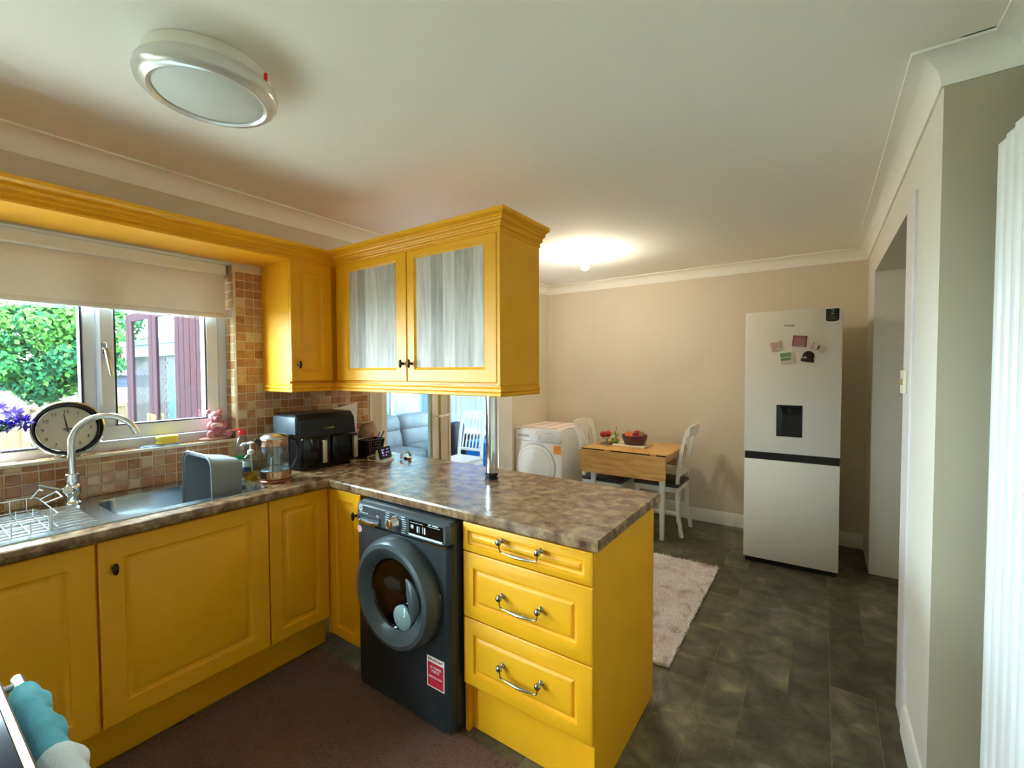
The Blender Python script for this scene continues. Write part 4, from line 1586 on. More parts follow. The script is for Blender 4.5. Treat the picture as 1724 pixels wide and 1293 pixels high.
b.box(wx0 + 0.360, yy, 0.783, wx1 - 0.034, yy + 0.002, 0.791)
lab(put('display_print', b, prn, dp, smooth=0), 'white symbols and strip on the display')
# logo roundel and lettering
b = MB()
b.lathe([(0.014, 0), (0.014, 0.0012)], (wx0 + 0.040, yf + 0.0008, 0.841), 24, R90)
lg = lab(put('logo', b, mat('pale_logo', (190, 206, 208), 0.4), cp), 'round pale logo')
text('lettering', 'H', 0.018, M['anthracite_ring'], cp, frame_mx((wx0 + 0.040, yf - 0.0008, 0.841), (1, 0, 0), (0, 0, 1)))
text('lettering', 'H-WASH 300', 0.010, prn, cp, frame_mx((wx0 + 0.062, yf - 0.0003, 0.821), (1, 0, 0), (0, 0, 1)))
text('lettering', '8kg', 0.010, prn, cp, frame_mx((wx0 + 0.158, yf - 0.0003, 0.822), (1, 0, 0), (0, 0, 1)))
# door
oc = Vector((1.192, wy - 0.0, 0.525))
b = MB()
b.lathe([(0.236, -0.004), (0.238, 0.016), (0.232, 0.045), (0.217, 0.062), (0.200, 0.066), (0.180, 0.058), (0.150, 0.036), (0.142, 0.012)], oc, 64, R90, True, False)
dw = put('door_ring', b, M['anthracite_ring'], t)
b = MB()
b.lathe([(0.146, 0.034), (0.141, 0.028), (0.134, 0.004), (0.133, 0.001)], oc, 48, R90, False, False)
lab(put('inner_collar', b, M['blackgloss'], dw), 'black glossy inner collar')
b = MB()
b.lathe([(0.140, 0.022), (0.140, 0.028), (0.125, 0.027), (0.10, 0.025), (0.05, 0.024), (0.001, 0.024)], oc, 48, R90, True, True)
lab(put('glass', b, M['drumglass'], dw), 'smoked glass window')
# laundry seen inside: crumpled dark red and grey cloth
for (c, r, col, lb_) in (((1.180, wy - 0.008, 0.47), (0.085, 0.012, 0.055), (120, 28, 46), 'maroon laundry in the drum'), ((1.150, wy - 0.006, 0.545), (0.06, 0.010, 0.03), (128, 132, 140), 'grey laundry in the drum')):
    b = MB()
    b.ball(c, r, 16, 10)
    rg = random.Random(9)
    for v in b.bm.verts:
        v.co += Vector((rg.uniform(-1, 1), rg.uniform(-1, 1), rg.uniform(-1, 1))) * 0.003
    lab(put('laundry', b, mat('laundry_cloth', col, 0.9), t), lb_)
b = MB()
b.lathe([(0.139, 0.0015), (0.12, 0.001), (0.001, 0.001)], oc, 32, R90, False, False)
lab(put('drum', b, mat('drum_dark', (40, 42, 46), 0.4, 0.6), t), 'dark drum back')
# crescent grip on the ring
b = MB()
pts = []
for k in range(13):
    a = math.radians(48 - 78 * k / 12)
    pts.append(oc + Vector((0.140 * math.cos(a) + 0.014, -0.072, 0.140 * math.sin(a))))
b.tube(pts, [0.006, 0.014, 0.022, 0.028, 0.032, 0.034, 0.034, 0.032, 0.028, 0.022, 0.016, 0.010, 0.004], 10)
b.xf(Matrix.Translation((0, wy - 0.066, 0)) @ Matrix.Diagonal((1, 0.5, 1, 1)) @ Matrix.Translation((0, 0.072 - wy, 0)))
lab(put('door_grip', b, M['anthracite_ring'], dw), 'moulded crescent grip')
b = MB()
b.lathe([(0.052, 0), (0.052, 0.010), (0.040, 0.016), (0.001, 0.02)], oc + Vector((0.052, -0.030, -0.085)), 28, R90)  # pale aqua disc set low over the door glass
lab(put('pale_disc', b, mat('pale_aqua_glass', (150, 178, 178), 0.12, 0.2), dw), 'pale round disc low in the glass')
b = MB()
b.box(wx1 - 0.075, wy - 0.004, 0.515, wx1 - 0.05, wy + 0.004, 0.575, 0.003)
lab(put('door_hinge', b, M['chrome'], t), 'metal door catch')
b = MB()
b.lathe([(0.006, 0), (0.006, 0.002)], oc + Vector((0.165, -0.071, 0.02)), 12, R90)
lab(put('indicator', b, M['red'], dw), 'red dot')
# stickers
b = MB()
b.lathe([(0.016, 0), (0.016, 0.0008)], (wx0 + 0.026, wy - 0.0002, 0.740), 20, R90)
lab(put('sticker', b, mat('sticker_pink', (226, 170, 172), 0.5), t), 'small round pink sticker')
b = MB()
b.box(1.348, wy - 0.0012, 0.178, 1.444, wy + 0.001, 0.305)
stk = lab(put('sticker', b, M['paper'], t, smooth=0), 'white bordered warranty sticker')
b = MB()
b.box(1.352, wy - 0.0018, 0.183, 1.440, wy + 0.0, 0.281)
lab(put('sticker_field', b, mat('sticker_red', (196, 30, 52), 0.5), stk, smooth=0), 'red field of the sticker')
fm = lambda x, z: frame_mx((x, wy - 0.0022, z), (1, 0, 0), (0, 0, 1))
text('lettering', 'IMPORTANT', 0.015, mat('print_red', (170, 30, 50), 0.6), stk, frame_mx((1.396, wy - 0.0016, 0.293), (1, 0, 0), (0, 0, 1)))
text('lettering', '10 YEARS\nPARTS', 0.015, prn, stk, fm(1.396, 0.255))
text('lettering', 'REGISTER NOW', 0.0105, prn, stk, fm(1.396, 0.223))
b = MB()
for x in (wx0 + 0.05, wx1 - 0.05):
    for y in (0.03, 0.44):
        b.lathe([(0.02, 0.0005), (0.02, 0.014), (0.01, 0.016)], (x, y, 0), 12)
put('feet', b, M['black'], t)
del AN

# ================================================================== DINING END
# fridge freezer
fr_ = thing('fridge_freezer', 'tall white fridge freezer against the rear wall', 'fridge', (2.188, 2.465, 0), rz=0.027)
FW, FD, FH = 0.592, 0.60, 1.892
b = MB()
b.box(0.003, 0.058, 0.03, FW - 0.003, FD, FH - 0.01, 0.005)
put('cabinet', b, M['fridge'], fr_, local=True)
b = MB()
b.box(0, 0, 0.848, FW, 0.055, FH, 0.008, 2)
ud = lab(put('fridge_door', b, M['fridge'], fr_, local=True), 'upper fridge door')
b = MB()
b.box(0, 0, 0.04, FW, 0.055, 0.792, 0.008, 2)
lab(put('freezer_door', b, M['fridge'], fr_, local=True), 'lower freezer door')
b = MB()
b.box(0.004, 0.012, 0.790, FW - 0.004, 0.06, 0.850)
lab(put('handle_recess', b, M['black'], fr_, local=True, smooth=0), 'black recessed grip band between the doors')
b = MB()
b.box(0.01, 0.03, 0.0, FW - 0.01, FD - .02, 0.035)
lab(put('kick_plate', b, M['black'], fr_, local=True, smooth=0), 'dark base')
b = MB()
b.nest((0, 0.002, 0), (1, 0, 0), (0, 0, 1), (0, -1, 0), 0.207, 0.368, 0.976, 1.206, [(0, 0), (0, 0.004), (0.004, 0.005), (0.008, 0.004)])
dsp = lab(put('water_dispenser', b, M['blackgloss'], ud, local=True), 'black water dispenser panel')
b = MB()
b.tube([(0.24, -0.004, 1.03), (0.33, -0.004, 1.03)], 0.002, 6)
b.lathe([(0.016, 0), (0.016, 0.004)], (0.288, -0.002, 1.165), 16, R90)
put('dispenser_spout', b, M['black'], dsp, local=True)
b = MB()
ph = [(0.496, 1.885), (0.496, 1.808), (0.505, 1.800), (0.535, 1.796), (0.562, 1.800), (0.571, 1.808), (0.571, 1.885)]
b.prism(ph, 'Y', -0.0012, 0.001)
st2 = lab(put('sticker', b, M['black'], ud, local=True, smooth=0), 'black guarantee sticker')


def ftext(body, size, m, x, z, parent, y=-0.0016):
    # text local to the fridge (parent origin treated as zero)
    keep = ORG[parent.name]
    ORG[parent.name] = Vector((0, 0, 0))
    o = text('lettering', body, size, m, parent, frame_mx((x, y, z), (1, 0, 0), (0, 0, 1)))
    ORG[parent.name] = keep
    return o


lime = mat('print_lime', (150, 200, 130), 0.5)
ftext('2', 0.05, lime, 0.533, 1.862, st2)
ftext('YEAR', 0.012, mat('print_grey', (150, 140, 110), 0.6), 0.533, 1.829, st2)
ftext('GUARANTEE', 0.010, mat('print_grey2', (150, 140, 110), 0.6), 0.533, 1.815, st2)
ftext('Hisense', 0.020, mat('print_dark', (90, 88, 84), 0.5), 0.28, 1.783, ud, y=-0.0006)
# magnets on the fridge door: things of their own
FM = Matrix.Translation((2.188, 2.465, 0)) @ Matrix.Rotation(0.027, 4, 'Z')


def magnet(name, label, cx, cz, w_, h_, ang, col, deco=None):
    loc = FM @ Vector((cx, -0.0005, cz))
    o = thing(name, label, 'magnet', loc, rz=0.027, group='magnets on the fridge door')
    rot = Matrix.Rotation(ang, 4, 'Y')
    b = MB()
    b.box(-w_ / 2, -0.005, -h_ / 2, w_ / 2, 0, h_ / 2, 0.0015, mx=rot)
    pl_ = put('plaque', b, col, o, local=True)
    for (x0, z0, x1, z1, mm) in deco or ():
        b = MB()
        b.box(x0, -0.0062, z0, x1, -0.0048, z1, mx=rot)
        put('print', b, mm, o, local=True, smooth=0)
    return o


mpk = mat('magnet_pink', (214, 168, 156), 0.5)
mpl = mat('magnet_plum', (140, 88, 96), 0.5)
mgr = mat('magnet_green', (116, 160, 112), 0.5)
mdk = mat('magnet_dark', (40, 24, 22), 0.5)
mpa = mat('magnet_pale', (226, 214, 204), 0.5)
magnet('fridge_magnet', 'pale pink patterned square magnet, leftmost on the fridge', 0.198, 1.640, 0.075, 0.066, -0.22, mpa, [(-0.03, -0.028, -0.004, 0.026, mpk), (0.004, -0.02, 0.014, 0.02, mpk), (0.02, -0.024, 0.03, 0.024, mpk)])
magnet('fridge_magnet', 'plum square magnet, topmost on the fridge', 0.344, 1.668, 0.088, 0.078, 0.10, mpl, [(-0.034, -0.026, 0.034, 0.022, mat('magnet_rose', (170, 116, 122), 0.5)), (-0.034, -0.034, 0.034, -0.03, mpa)])
magnet('fridge_magnet', 'green striped square magnet, lower left on the fridge', 0.268, 1.550, 0.082, 0.080, -0.13, mpa, [(-0.04, 0.008, 0.028, 0.036, mgr), (-0.04, -0.018, 0.022, 0.0, mgr)])
o = magnet('fridge_magnet', 'white fish-shaped magnet with dark mark, rightmost on the fridge', 0.448, 1.622, 0.060, 0.050, 0.40, mpa, [(-0.031, -0.025, -0.027, 0.025, mpl), (0.004, -0.016, 0.014, 0.014, mdk)])
b = MB()
b.lathe([(0.022, 0), (0.022, 0.004), (0.018, 0.005)], (0.034, 0, -0.012), 16, R90)
put('tail_disc', b, mpa, o, local=True)
o = magnet('fridge_magnet', 'dark brown hat-shaped magnet over a black bar, lower right on the fridge', 0.392, 1.530, 0.080, 0.024, 0.16, mdk)
b = MB()
b.lathe([(0.036, 0), (0.036, 0.005), (0.030, 0.008), (0.001, 0.009)], (0.006, 0, 0.030), 20, R90)
put('crown', b, mdk, o, local=True)
b = MB()
b.box(-0.022, -0.0095, 0.014, -0.006, -0.007, 0.026)
put('highlight', b, mpa, o, local=True, smooth=0)

# tumble dryer
tx0, tx1, tyf, tz = 0.012, 0.560, 2.560, 0.868
t = thing('tumble_dryer', 'white front-loading tumble dryer in the rear left corner', 'tumble dryer', ((tx0 + tx1) / 2, 2.86, 0))
b = MB()
b.box(tx0, tyf + 0.02, 0.012, tx1, 3.17, tz, 0.006, 2)
put('cabinet', b, M['appliance'], t)
b = MB()
b.box(tx0, tyf, 0.012, tx1, tyf + 0.02, 0.735, 0.006, 2)
put('front_panel', b, M['appliance'], t)
b = MB()
b.box(tx0, tyf - 0.006, 0.738, tx1, tyf + 0.02, tz - 0.004, 0.008, 2)
cpn = put('control_panel', b, M['appliance'], t)
b = MB()
b.nest((0, tyf - 0.004, 0), (1, 0, 0), (0, 0, 1), (0, -1, 0), tx0 + 0.02, tx0 + 0.20, 0.755, 0.845, [(0, 0), (0, 0.006), (0.008, 0.008), (0.012, 0.007)])
put('water_drawer', b, M['appliance'], cpn)
b = MB()
b.box(tx0 + 0.04, tyf - 0.0125, 0.776, tx0 + 0.175, tyf - 0.009, 0.802)
lab(put('grip', b, mat('shade_grey', (170, 172, 176), 0.4), cpn, smooth=0), 'grey grip slot')
b = MB()
b.lathe([(0.040, 0), (0.040, 0.006), (0.033, 0.012), (0.031, 0.03), (0.028, 0.033), (0.001, 0.034)], (tx0 + 0.285, tyf - 0.006, 0.80), 28, R90)
put('program_dial', b, M['appliance'], cpn)
b = MB()
for k, (x, z) in enumerate(((0.385, 0.825), (0.41, 0.825), (0.435, 0.825), (0.40, 0.795), (0.425, 0.79), (0.455, 0.80), (0.485, 0.785), (0.40, 0.77), (0.44, 0.765))):
    b.box(tx0 + x, tyf - 0.0072, z, tx0 + x + 0.014, tyf - 0.005, z + 0.008)
lab(put('print', b, mat('dryer_print', (196, 178, 176), 0.5), cpn, smooth=0), 'faint printed symbols')
b = MB()
b.box(tx0 + 0.03, tyf - 0.0072, 0.850, tx0 + 0.07, tyf - 0.005, 0.858)
lab(put('badge', b, mat('badge_grey', (120, 122, 126), 0.4), cpn, smooth=0), 'small grey badge')
dcn = Vector((tx0 + 0.245, tyf, 0.475))
b = MB()
b.lathe([(0.232, 0), (0.234, 0.012), (0.226, 0.022), (0.205, 0.024), (0.198, 0.018), (0.19, 0.026), (0.12, 0.034), (0.001, 0.036)], dcn, 48, R90)
put('door', b, M['appliance'], t)
b = MB()
b.lathe([(0.238, 0.0005), (0.238, 0.006), (0.233, 0.008), (0.233, 0.0005)], dcn, 48, R90, False, False)
lab(put('door_seam', b, mat('seam_grey', (150, 150, 156), 0.4, 0.4), t), 'grey seam around the door')
b = MB()
b.box(tx1 - 0.09, tyf - 0.0015, 0.628, tx1 - 0.005, tyf + 0.001, 0.712)
lab(put('sticker', b, mat('sticker_orange', (244, 150, 40), 0.5), t, smooth=0), 'orange square sticker')
b = MB()
b.box(tx1 - 0.08, tyf - 0.002, 0.675, tx1 - 0.03, tyf - 0.001, 0.679)
b.box(tx1 - 0.08, tyf - 0.002, 0.666, tx1 - 0.04, tyf - 0.001, 0.669)
lab(put('sticker_print', b, mat('sticker_brown', (190, 100, 30), 0.5), t, smooth=0), 'dark lines on the sticker')
b = MB()
for x in (tx0 + 0.05, tx1 - 0.05):
    for y in (tyf + .06, 3.12):
        b.lathe([(0.02, 0.0005), (0.02, 0.012)], (x, y, 0), 10)
put('feet', b, M['black'], t)
mb = MB()
nx, ny = 14, 16
vv = [[None] * (ny + 1) for _ in range(nx + 1)]
rg = random.Random(2)
for k in range(2):
    pass
x0, x1, y0, y1 = tx0 + 0.04, tx1 - 0.004, tyf + 0.03, 3.14
top = [[(x0 + (x1 - x0) * i / nx, y0 + (y1 - y0) * j / ny, tz + 0.0075 + 0.003 * math.sin(i * 1.3) * math.cos(j * .9)) for j in range(ny + 1)] for i in range(nx + 1)]
vv = [[mb.bm.verts.new(p) for p in r] for r in top]
for i in range(nx):
    for j in range(ny):
        mb._f([vv[i][j], vv[i + 1][j], vv[i + 1][j + 1], vv[i][j + 1]])
r_ = bmesh.ops.extrude_face_region(mb.bm, geom=list(mb.bm.faces))
for v in [g for g in r_['geom'] if isinstance(g, bmesh.types.BMVert)]:
    v.co.z -= 0.0035
tag(put('tea_towel', mb, stripes('pink_stripe_cloth', (226, 200, 190), (240, 232, 224), 2.2, 'X', width=0.45)), 'pink striped tea towel spread on the tumble dryer', 'towel')

# drop leaf table
TZ = 0.76
tax0, tax1, tay0, tay1 = 0.862, 1.628, 2.375, 3.06
t = thing('drop_leaf_table', 'small drop-leaf dining table with wooden top and white legs', 'table', (1.245, 2.72, 0))
b = MB()
b.box(tax0, tay0 + 0.006, TZ - 0.022, tax1, tay1, TZ, 0.004, 2)
put('tabletop', b, M['oak'], t)
for (ya, yb2) in ((tay0 - 0.026, tay0 - 0.005), (tay1 + 0.002, tay1 + 0.022)):
    b = MB()
    pts = []
    zl0, zl1 = 0.548, TZ - 0.012
    for cx, cz, a0 in ((tax1 - .03, zl0 + .03, 270), (tax1 - .004, zl1 - .004, 0), (tax0 + .004, zl1 - .004, 90), (tax0 + .03, zl0 + .03, 180)):
        rr = 0.03 if cz < 0.65 else 0.004
        for k in range(5):
            a = math.radians(a0 + 90 * k / 4)
            pts.append((cx + rr * math.cos(a), cz + rr * math.sin(a)))
    b.prism(pts, 'Y', ya, yb2)
    put('drop_leaf', b, M['oak'], t)
b = MB()
for x in (1.09, 1.50):
    b.box(x, tay0 - 0.008, TZ - 0.012, x + 0.05, tay0 + 0.01, TZ + 0.0005)
lab(put('hinge', b, mat('hinge_wood', (196, 150, 84), 0.4), t, smooth=0), 'hinge joint blocks of the leaf')
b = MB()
b.box(tax0 + 0.006, tay0 - 0.004, TZ - 0.03, tax1 - 0.006, tay0 + 0.0055, TZ - 0.001)  # dark strip stands in for the shade in the leaf gap
lab(put('gap_shade_strip', b, M['bronze'], t, smooth=0), 'dark strip painted as the shade in the gap between top and leaf')
b = MB()
b.box(tax0 + 0.05, tay0 + 0.10, 0.66, tax1 - 0.05, tay0 + 0.12, TZ - 0.022)
b.box(tax0 + 0.05, tay1 - 0.12, 0.66, tax1 - 0.05, tay1 - 0.10, TZ - 0.022)
b.box(tax0 + 0.05, tay0 + 0.12, 0.66, tax0 + 0.07, tay1 - 0.12, TZ - 0.022)
b.box(tax1 - 0.07, tay0 + 0.12, 0.66, tax1 - 0.05, tay1 - 0.12, TZ - 0.022)
lab(put('apron', b, M['oak'], t, smooth=0), 'wooden apron under the top')
for (x, y) in ((0.925, 2.52), (1.553, 2.53), (0.925, 3.065), (1.553, 3.065)):
    b = MB()
    sq = lambda s, z: [(x - s, y - s, z), (x + s, y - s, z), (x + s, y + s, z), (x - s, y + s, z)]
    b.loops([sq(0.015, 0.0005), sq(0.022, 0.55), sq(0.024, TZ - 0.0225)])
    lab(put('leg', b, M['chairpaint'], t), 'white tapered leg')

# dining chairs: local frame: seat faces +X, back at x=0
def make_chair(label, loc, rz, cushion=True, slats=5):
    t = thing('dining_chair', label, 'chair', loc, rz)
    W = 0.36
    P = M['chairpaint']

    def bar(b, p, q, sx, sy):
        p, q = Vector(p), Vector(q)
        b.loops([[(p.x - sx, p.y - sy, p.z), (p.x + sx, p.y - sy, p.z), (p.x + sx, p.y + sy, p.z), (p.x - sx, p.y + sy, p.z)],
                 [(q.x - sx, q.y - sy, q.z), (q.x + sx, q.y - sy, q.z), (q.x + sx, q.y + sy, q.z), (q.x - sx, q.y + sy, q.z)]])
    for s in (-1, 1):
        y = s * (W / 2 - 0.016)
        b = MB()
        pr = [(0.0, 0.0005), (0.035, 0.22), (0.04, 0.44), (0.03, 0.60), (-0.005, 0.80), (-0.045, 0.955)]
        b.loops([[(x - 0.014, y - 0.014, z), (x + 0.014, y - 0.014, z), (x + 0.014, y + 0.014, z), (x - 0.014, y + 0.014, z)] for x, z in pr])
        put('rear_leg', b, P, t, local=True)
    for s in (-1, 1):
        y = s * (W / 2 - 0.006)
        b = MB()
        b.loops([[(x - w2, y - w2, z), (x + w2, y - w2, z), (x + w2, y + w2, z), (x - w2, y + w2, z)] for x, z, w2 in ((0.395, 0.0005, 0.012), (0.39, 0.43, 0.017))])
        put('front_leg', b, P, t, local=True)
    b = MB()
    b.box(0.03, -W / 2, 0.385, 0.41, W / 2, 0.43, 0.004)
    put('seat_frame', b, P, t, local=True)
    b = MB()
    b.box(0.02, -W / 2 - 0.006, 0.431, 0.425, W / 2 + 0.006, 0.468, 0.014, 3)
    lab(put('seat_pad', b, M['cushion'] if cushion else mat('pale_seat', (196, 190, 182), 0.8), t, local=True), 'dark padded seat' if cushion else 'pale seat pad')
    b = MB()
    n = 6
    rings = []
    for k in range(n + 1):
        f = k / n
        y = -W / 2 + W * f
        bow = -0.022 * math.sin(PI * f)
        zt = 0.975 + 0.012 * math.sin(PI * f)
        rings.append([(-0.055 + bow, y, 0.885), (-0.035 + bow, y, 0.885), (-0.052 + bow, y, zt), (-0.07 + bow, y, zt)])
    b.loops(rings)
    put('top_rail', b, P, t, local=True)
    b = MB()
    b.box(0.022, -W / 2 + 0.02, 0.525, 0.042, W / 2 - 0.02, 0.555, 0.003)
    put('lower_rail', b, P, t, local=True)
    for k in range(slats):
        y = (-W / 2 + 0.035) + (W - 0.07) * (k + 0.5) / slats
        b = MB()
        f = (y + W / 2) / W
        bow = -0.022 * math.sin(PI * f)
        b.loops([[(x - .003, y - .0085, z), (x + .003, y - .0085, z), (x + .003, y + .0085, z), (x - .003, y + .0085, z)] for x, z in ((0.032, 0.54), (0.0 + bow * .6, 0.72), (-0.042 + bow, 0.89))])
        put('slat', b, P, t, local=True)
    b = MB()
    for s in (-1, 1):
        bar(b, (0.03, s * (W / 2 - 0.014), 0.20), (0.03, s * (W / 2 - 0.014), 0.20 + 0.025), 0.0, 0.0) if False else None
        b.box(0.03, s * (W / 2 - 0.012) - 0.008, 0.20, 0.39, s * (W / 2 - 0.012) + 0.008, 0.222)
    b.box(0.18, -W / 2 + 0.012, 0.202, 0.198, W / 2 - 0.012, 0.22)
    put('stretcher', b, P, t, local=True, smooth=0)
    return t


make_chair('white slat-back dining chair at the right end of the table, next to the fridge', (1.68, 2.845, 0), PI)
make_chair('white slat-back dining chair at the left end of the table, beside the tumble dryer', (0.775, 2.71, 0), 0)

# table-top things
bd = MB()
bd.box(1.07, 2.60, TZ + 0.001, 1.375, 2.84, TZ + 0.018, 0.003)
tag(put('serving_board', bd, mat('pale_board', (226, 214, 190), 0.5)), 'pale rectangular board under the fruit bowl', 'board')
bz = TZ + 0.0185
bc = Vector((1.25, 2.70, bz))
t = tag(put('fruit_bowl', MB().lathe([(0.075, 0), (0.092, 0.006), (0.112, 0.06), (0.117, 0.085), (0.112, 0.085), (0.104, 0.05), (0.085, 0.014), (0.001, 0.012)], bc, 32), M['bowl']), 'purple-brown ceramic fruit bowl on the board', 'bowl')


def fruit(name, label, c, r, m, stalk=True, sq=0.9):
    o = thing(name, label, 'fruit', Vector(c) - Vector((0, 0, r * sq)))
    b = MB()
    prof = []
    for k in range(11):
        a = -PI / 2 + PI * k / 10
        rr = r * math.cos(a)
        zz = r * sq * math.sin(a)
        if stalk and k > 8:
            zz -= r * 0.12 * (k - 8) / 2
        prof.append((rr, zz))
    b.lathe(prof, c, 18)
    put('flesh', b, m, o)
    b = MB()
    if stalk:
        b.tube([Vector(c) + Vector((0, 0, r * sq * .8)), Vector(c) + Vector((0.004, 0.002, r * sq * 1.15))], 0.002, 6)
    else:
        b.lathe([(0.004, 0), (0.003, 0.002)], Vector(c) + Vector((0, 0, r * sq * 0.985)), 8)
    put('stalk', b, M['stalk'], o)
    return o


fruit('orange', 'bright orange at the left front of the fruit bowl', bc + Vector((-0.035, -0.050, 0.076)), 0.036, M['orange'], False, 0.95)
fruit('orange', 'orange at the back left of the fruit bowl', bc + Vector((-0.062, 0.018, 0.078)), 0.036, M['orange'], False, 0.95)
fruit('apple', 'dark red apple in the middle of the fruit bowl', bc + Vector((0.016, 0.028, 0.094)), 0.037, M['apple'])
fruit('kiwi_fruit', 'brown kiwi fruit on the right of the fruit bowl', bc + Vector((0.066, 0.000, 0.082)), 0.033, M['kiwi'], False, 1.1)
fruit('apple', 'red apple low in the front of the fruit bowl', bc + Vector((0.022, -0.048, 0.062)), 0.033, M['apple'])
pc = Vector((0.985, 2.68, TZ + 0.001))
pd = thing('glass_dish', 'stemmed dish of fruit at the left of the table', 'dish', pc)
b = MB()
b.lathe([(0.055, 0), (0.055, 0.006), (0.012, 0.014), (0.010, 0.045), (0.03, 0.052), (0.085, 0.062), (0.092, 0.068), (0.085, 0.068), (0.03, 0.058), (0.001, 0.056)], pc, 28)
put('dish', b, mat('pale_dish', (206, 200, 192), 0.25), pd)
b = MB()
b.box(pc.x - 0.045, pc.y - 0.045, pc.z - 0.0, pc.x + 0.06, pc.y + 0.04, pc.z + 0.012, 0.003)
lab(put('foot', b, mat('grey_foot', (150, 138, 126), 0.5), pd), 'square grey foot')
fruit('apple', 'red apple at the left of the stemmed dish', pc + Vector((-0.022, -0.028, 0.092)), 0.034, M['apple'])
fruit('apple', 'red apple at the back of the stemmed dish', pc + Vector((0.0, 0.034, 0.094)), 0.034, M['apple'])
gr = thing('grape_bunch', 'bunch of green grapes draped over the dish on the table', 'fruit', pc + Vector((0.085, -0.01, 0)))
rg = random.Random(4)
k = 0
while k < 26:
    p = Vector((rg.gauss(0.088, 0.020), rg.gauss(-0.012, 0.024), rg.uniform(0.014, 0.118)))
    f = p.z / 0.12
    b = MB()
    b.ball(pc + p, (0.0115, 0.0115, 0.013), 8, 6)
    put('grape', b, M['grape'], gr)
    k += 1
b = MB()
b.tube([pc + Vector((0.088, -0.012, 0.02)), pc + Vector((0.09, -0.01, 0.11)), pc + Vector((0.098, 0.0, 0.165))], 0.0025, 6)
put('stalk', b, M['stalk'], gr)

# bare bulb in ceiling holder
bc = Vector((1.055, 2.05, H))
t = thing('ceiling_bulb', 'lit bare bulb in a white ceiling holder over the dining end', 'lamp', bc)
b = MB()
b.lathe([(0.042, 0), (0.042, -0.008), (0.038, -0.018), (0.026, -0.022), (0.02, -0.05), (0.021, -0.07), (0.018, -0.072)], bc, 24)
put('holder', b, M['white'], t)
b = MB()
b.lathe([(0.014, -0.068), (0.016, -0.082), (0.026, -0.096), (0.032, -0.112), (0.030, -0.130), (0.018, -0.142), (0.001, -0.146)], bc, 20)
lab(put('bulb', b, mat('bulb_glow', (255, 242, 216), 0.3, emit=165), t), 'glowing warm bulb')

# kitchen flush ceiling light (off)
lc = Vector((1.045, -0.685, H))
t = thing('ceiling_light', 'round white flush ceiling light, switched off, over the kitchen', 'lamp', lc)
b = MB()
b.lathe([(0.165, 0), (0.172, -0.004), (0.175, -0.025), (0.175, -0.040), (0.168, -0.046)], lc, 56)
lab(put('base', b, M['white'], t), 'white base drum')
b = MB()
b.lathe([(0.176, -0.040), (0.189, -0.048), (0.193, -0.062), (0.190, -0.078), (0.176, -0.092), (0.160, -0.096), (0.150, -0.092), (0.150, -0.086)], lc, 56, None, False, False)
lab(put('trim_ring', b, mat('pearl_trim', (214, 214, 208), 0.22, 0.3), t), 'pearly chrome trim ring')
b = MB()
b.lathe([(0.152, -0.086), (0.13, -0.094), (0.08, -0.100), (0.001, -0.103)], lc, 48, None, False, False)
lab(put('diffuser', b, mat('opal_diffuser', (206, 212, 208), 0.45), t), 'pale frosted diffuser')
b = MB()
b.box(lc.x + 0.155, lc.y + 0.092, H - 0.045, lc.x + 0.163, lc.y + 0.10, H - 0.022)
lab(put('catch', b, M['red'], t), 'small red catch')

# light switch
t = thing('light_switch', 'cream light switch on the doorway edge', 'switch', (XR - 0.014, 1.10, 1.36))
b = MB()
b.box(XR - 0.024, 1.07, 1.365, XR - 0.0125, 1.165, 1.462, 0.003)
put('plate', b, M['cream'], t)
for y in (1.098, 1.124):
    b = MB()
    b.box(XR - 0.032, y, 1.402, XR - 0.023, y + 0.014, 1.426, 0.002)
    lab(put('rocker', b, mat('brass_rocker', (190, 160, 100), 0.3, 0.8), t), 'brass coloured rocker')

# radiator
t = thing('column_radiator', 'tall white fluted radiator at the right edge', 'radiator', (3.09, 0.2, 0.2))
for k in range(9):
    y1 = 0.488 - k * 0.066
    y0 = y1 - 0.058
    b = MB()
    prof = [(3.12, y0 + 0.006), (3.075, y0), (3.058, y0 + 0.012), (3.054, (y0 + y1) / 2), (3.058, y1 - 0.012), (3.075, y1), (3.12, y1 - 0.006)]
    cap = 0.03 if k else 0.07
    mid = ((3.12 + 3.06) / 2 + 0.02, (y0 + y1) / 2)
    sh = [(mid[0] + (x - mid[0]) * 0.45, mid[1] + (y - mid[1]) * 0.6) for x, y in prof]
    b.loops([[(x, y, 0.20) for x, y in sh], [(x, y, 0.23) for x, y in prof], [(x, y, 2.115 - 0.03) for x, y in prof], [(x, y, 2.115) for x, y in sh]])
    put('column', b, M['radiator'], t)
b = MB()
b.box(3.085, -0.10, 0.25, 3.115, 0.485, 0.29)
b.box(3.085, -0.10, 2.02, 3.115, 0.485, 2.06)
b.box(3.10, 0.1, 0.5, XR2 - 0.0005, 0.14, 0.54)
b.box(3.10, 0.1, 1.8, XR2 - 0.0005, 0.14, 1.84)
put('header', b, M['radiator'], t)

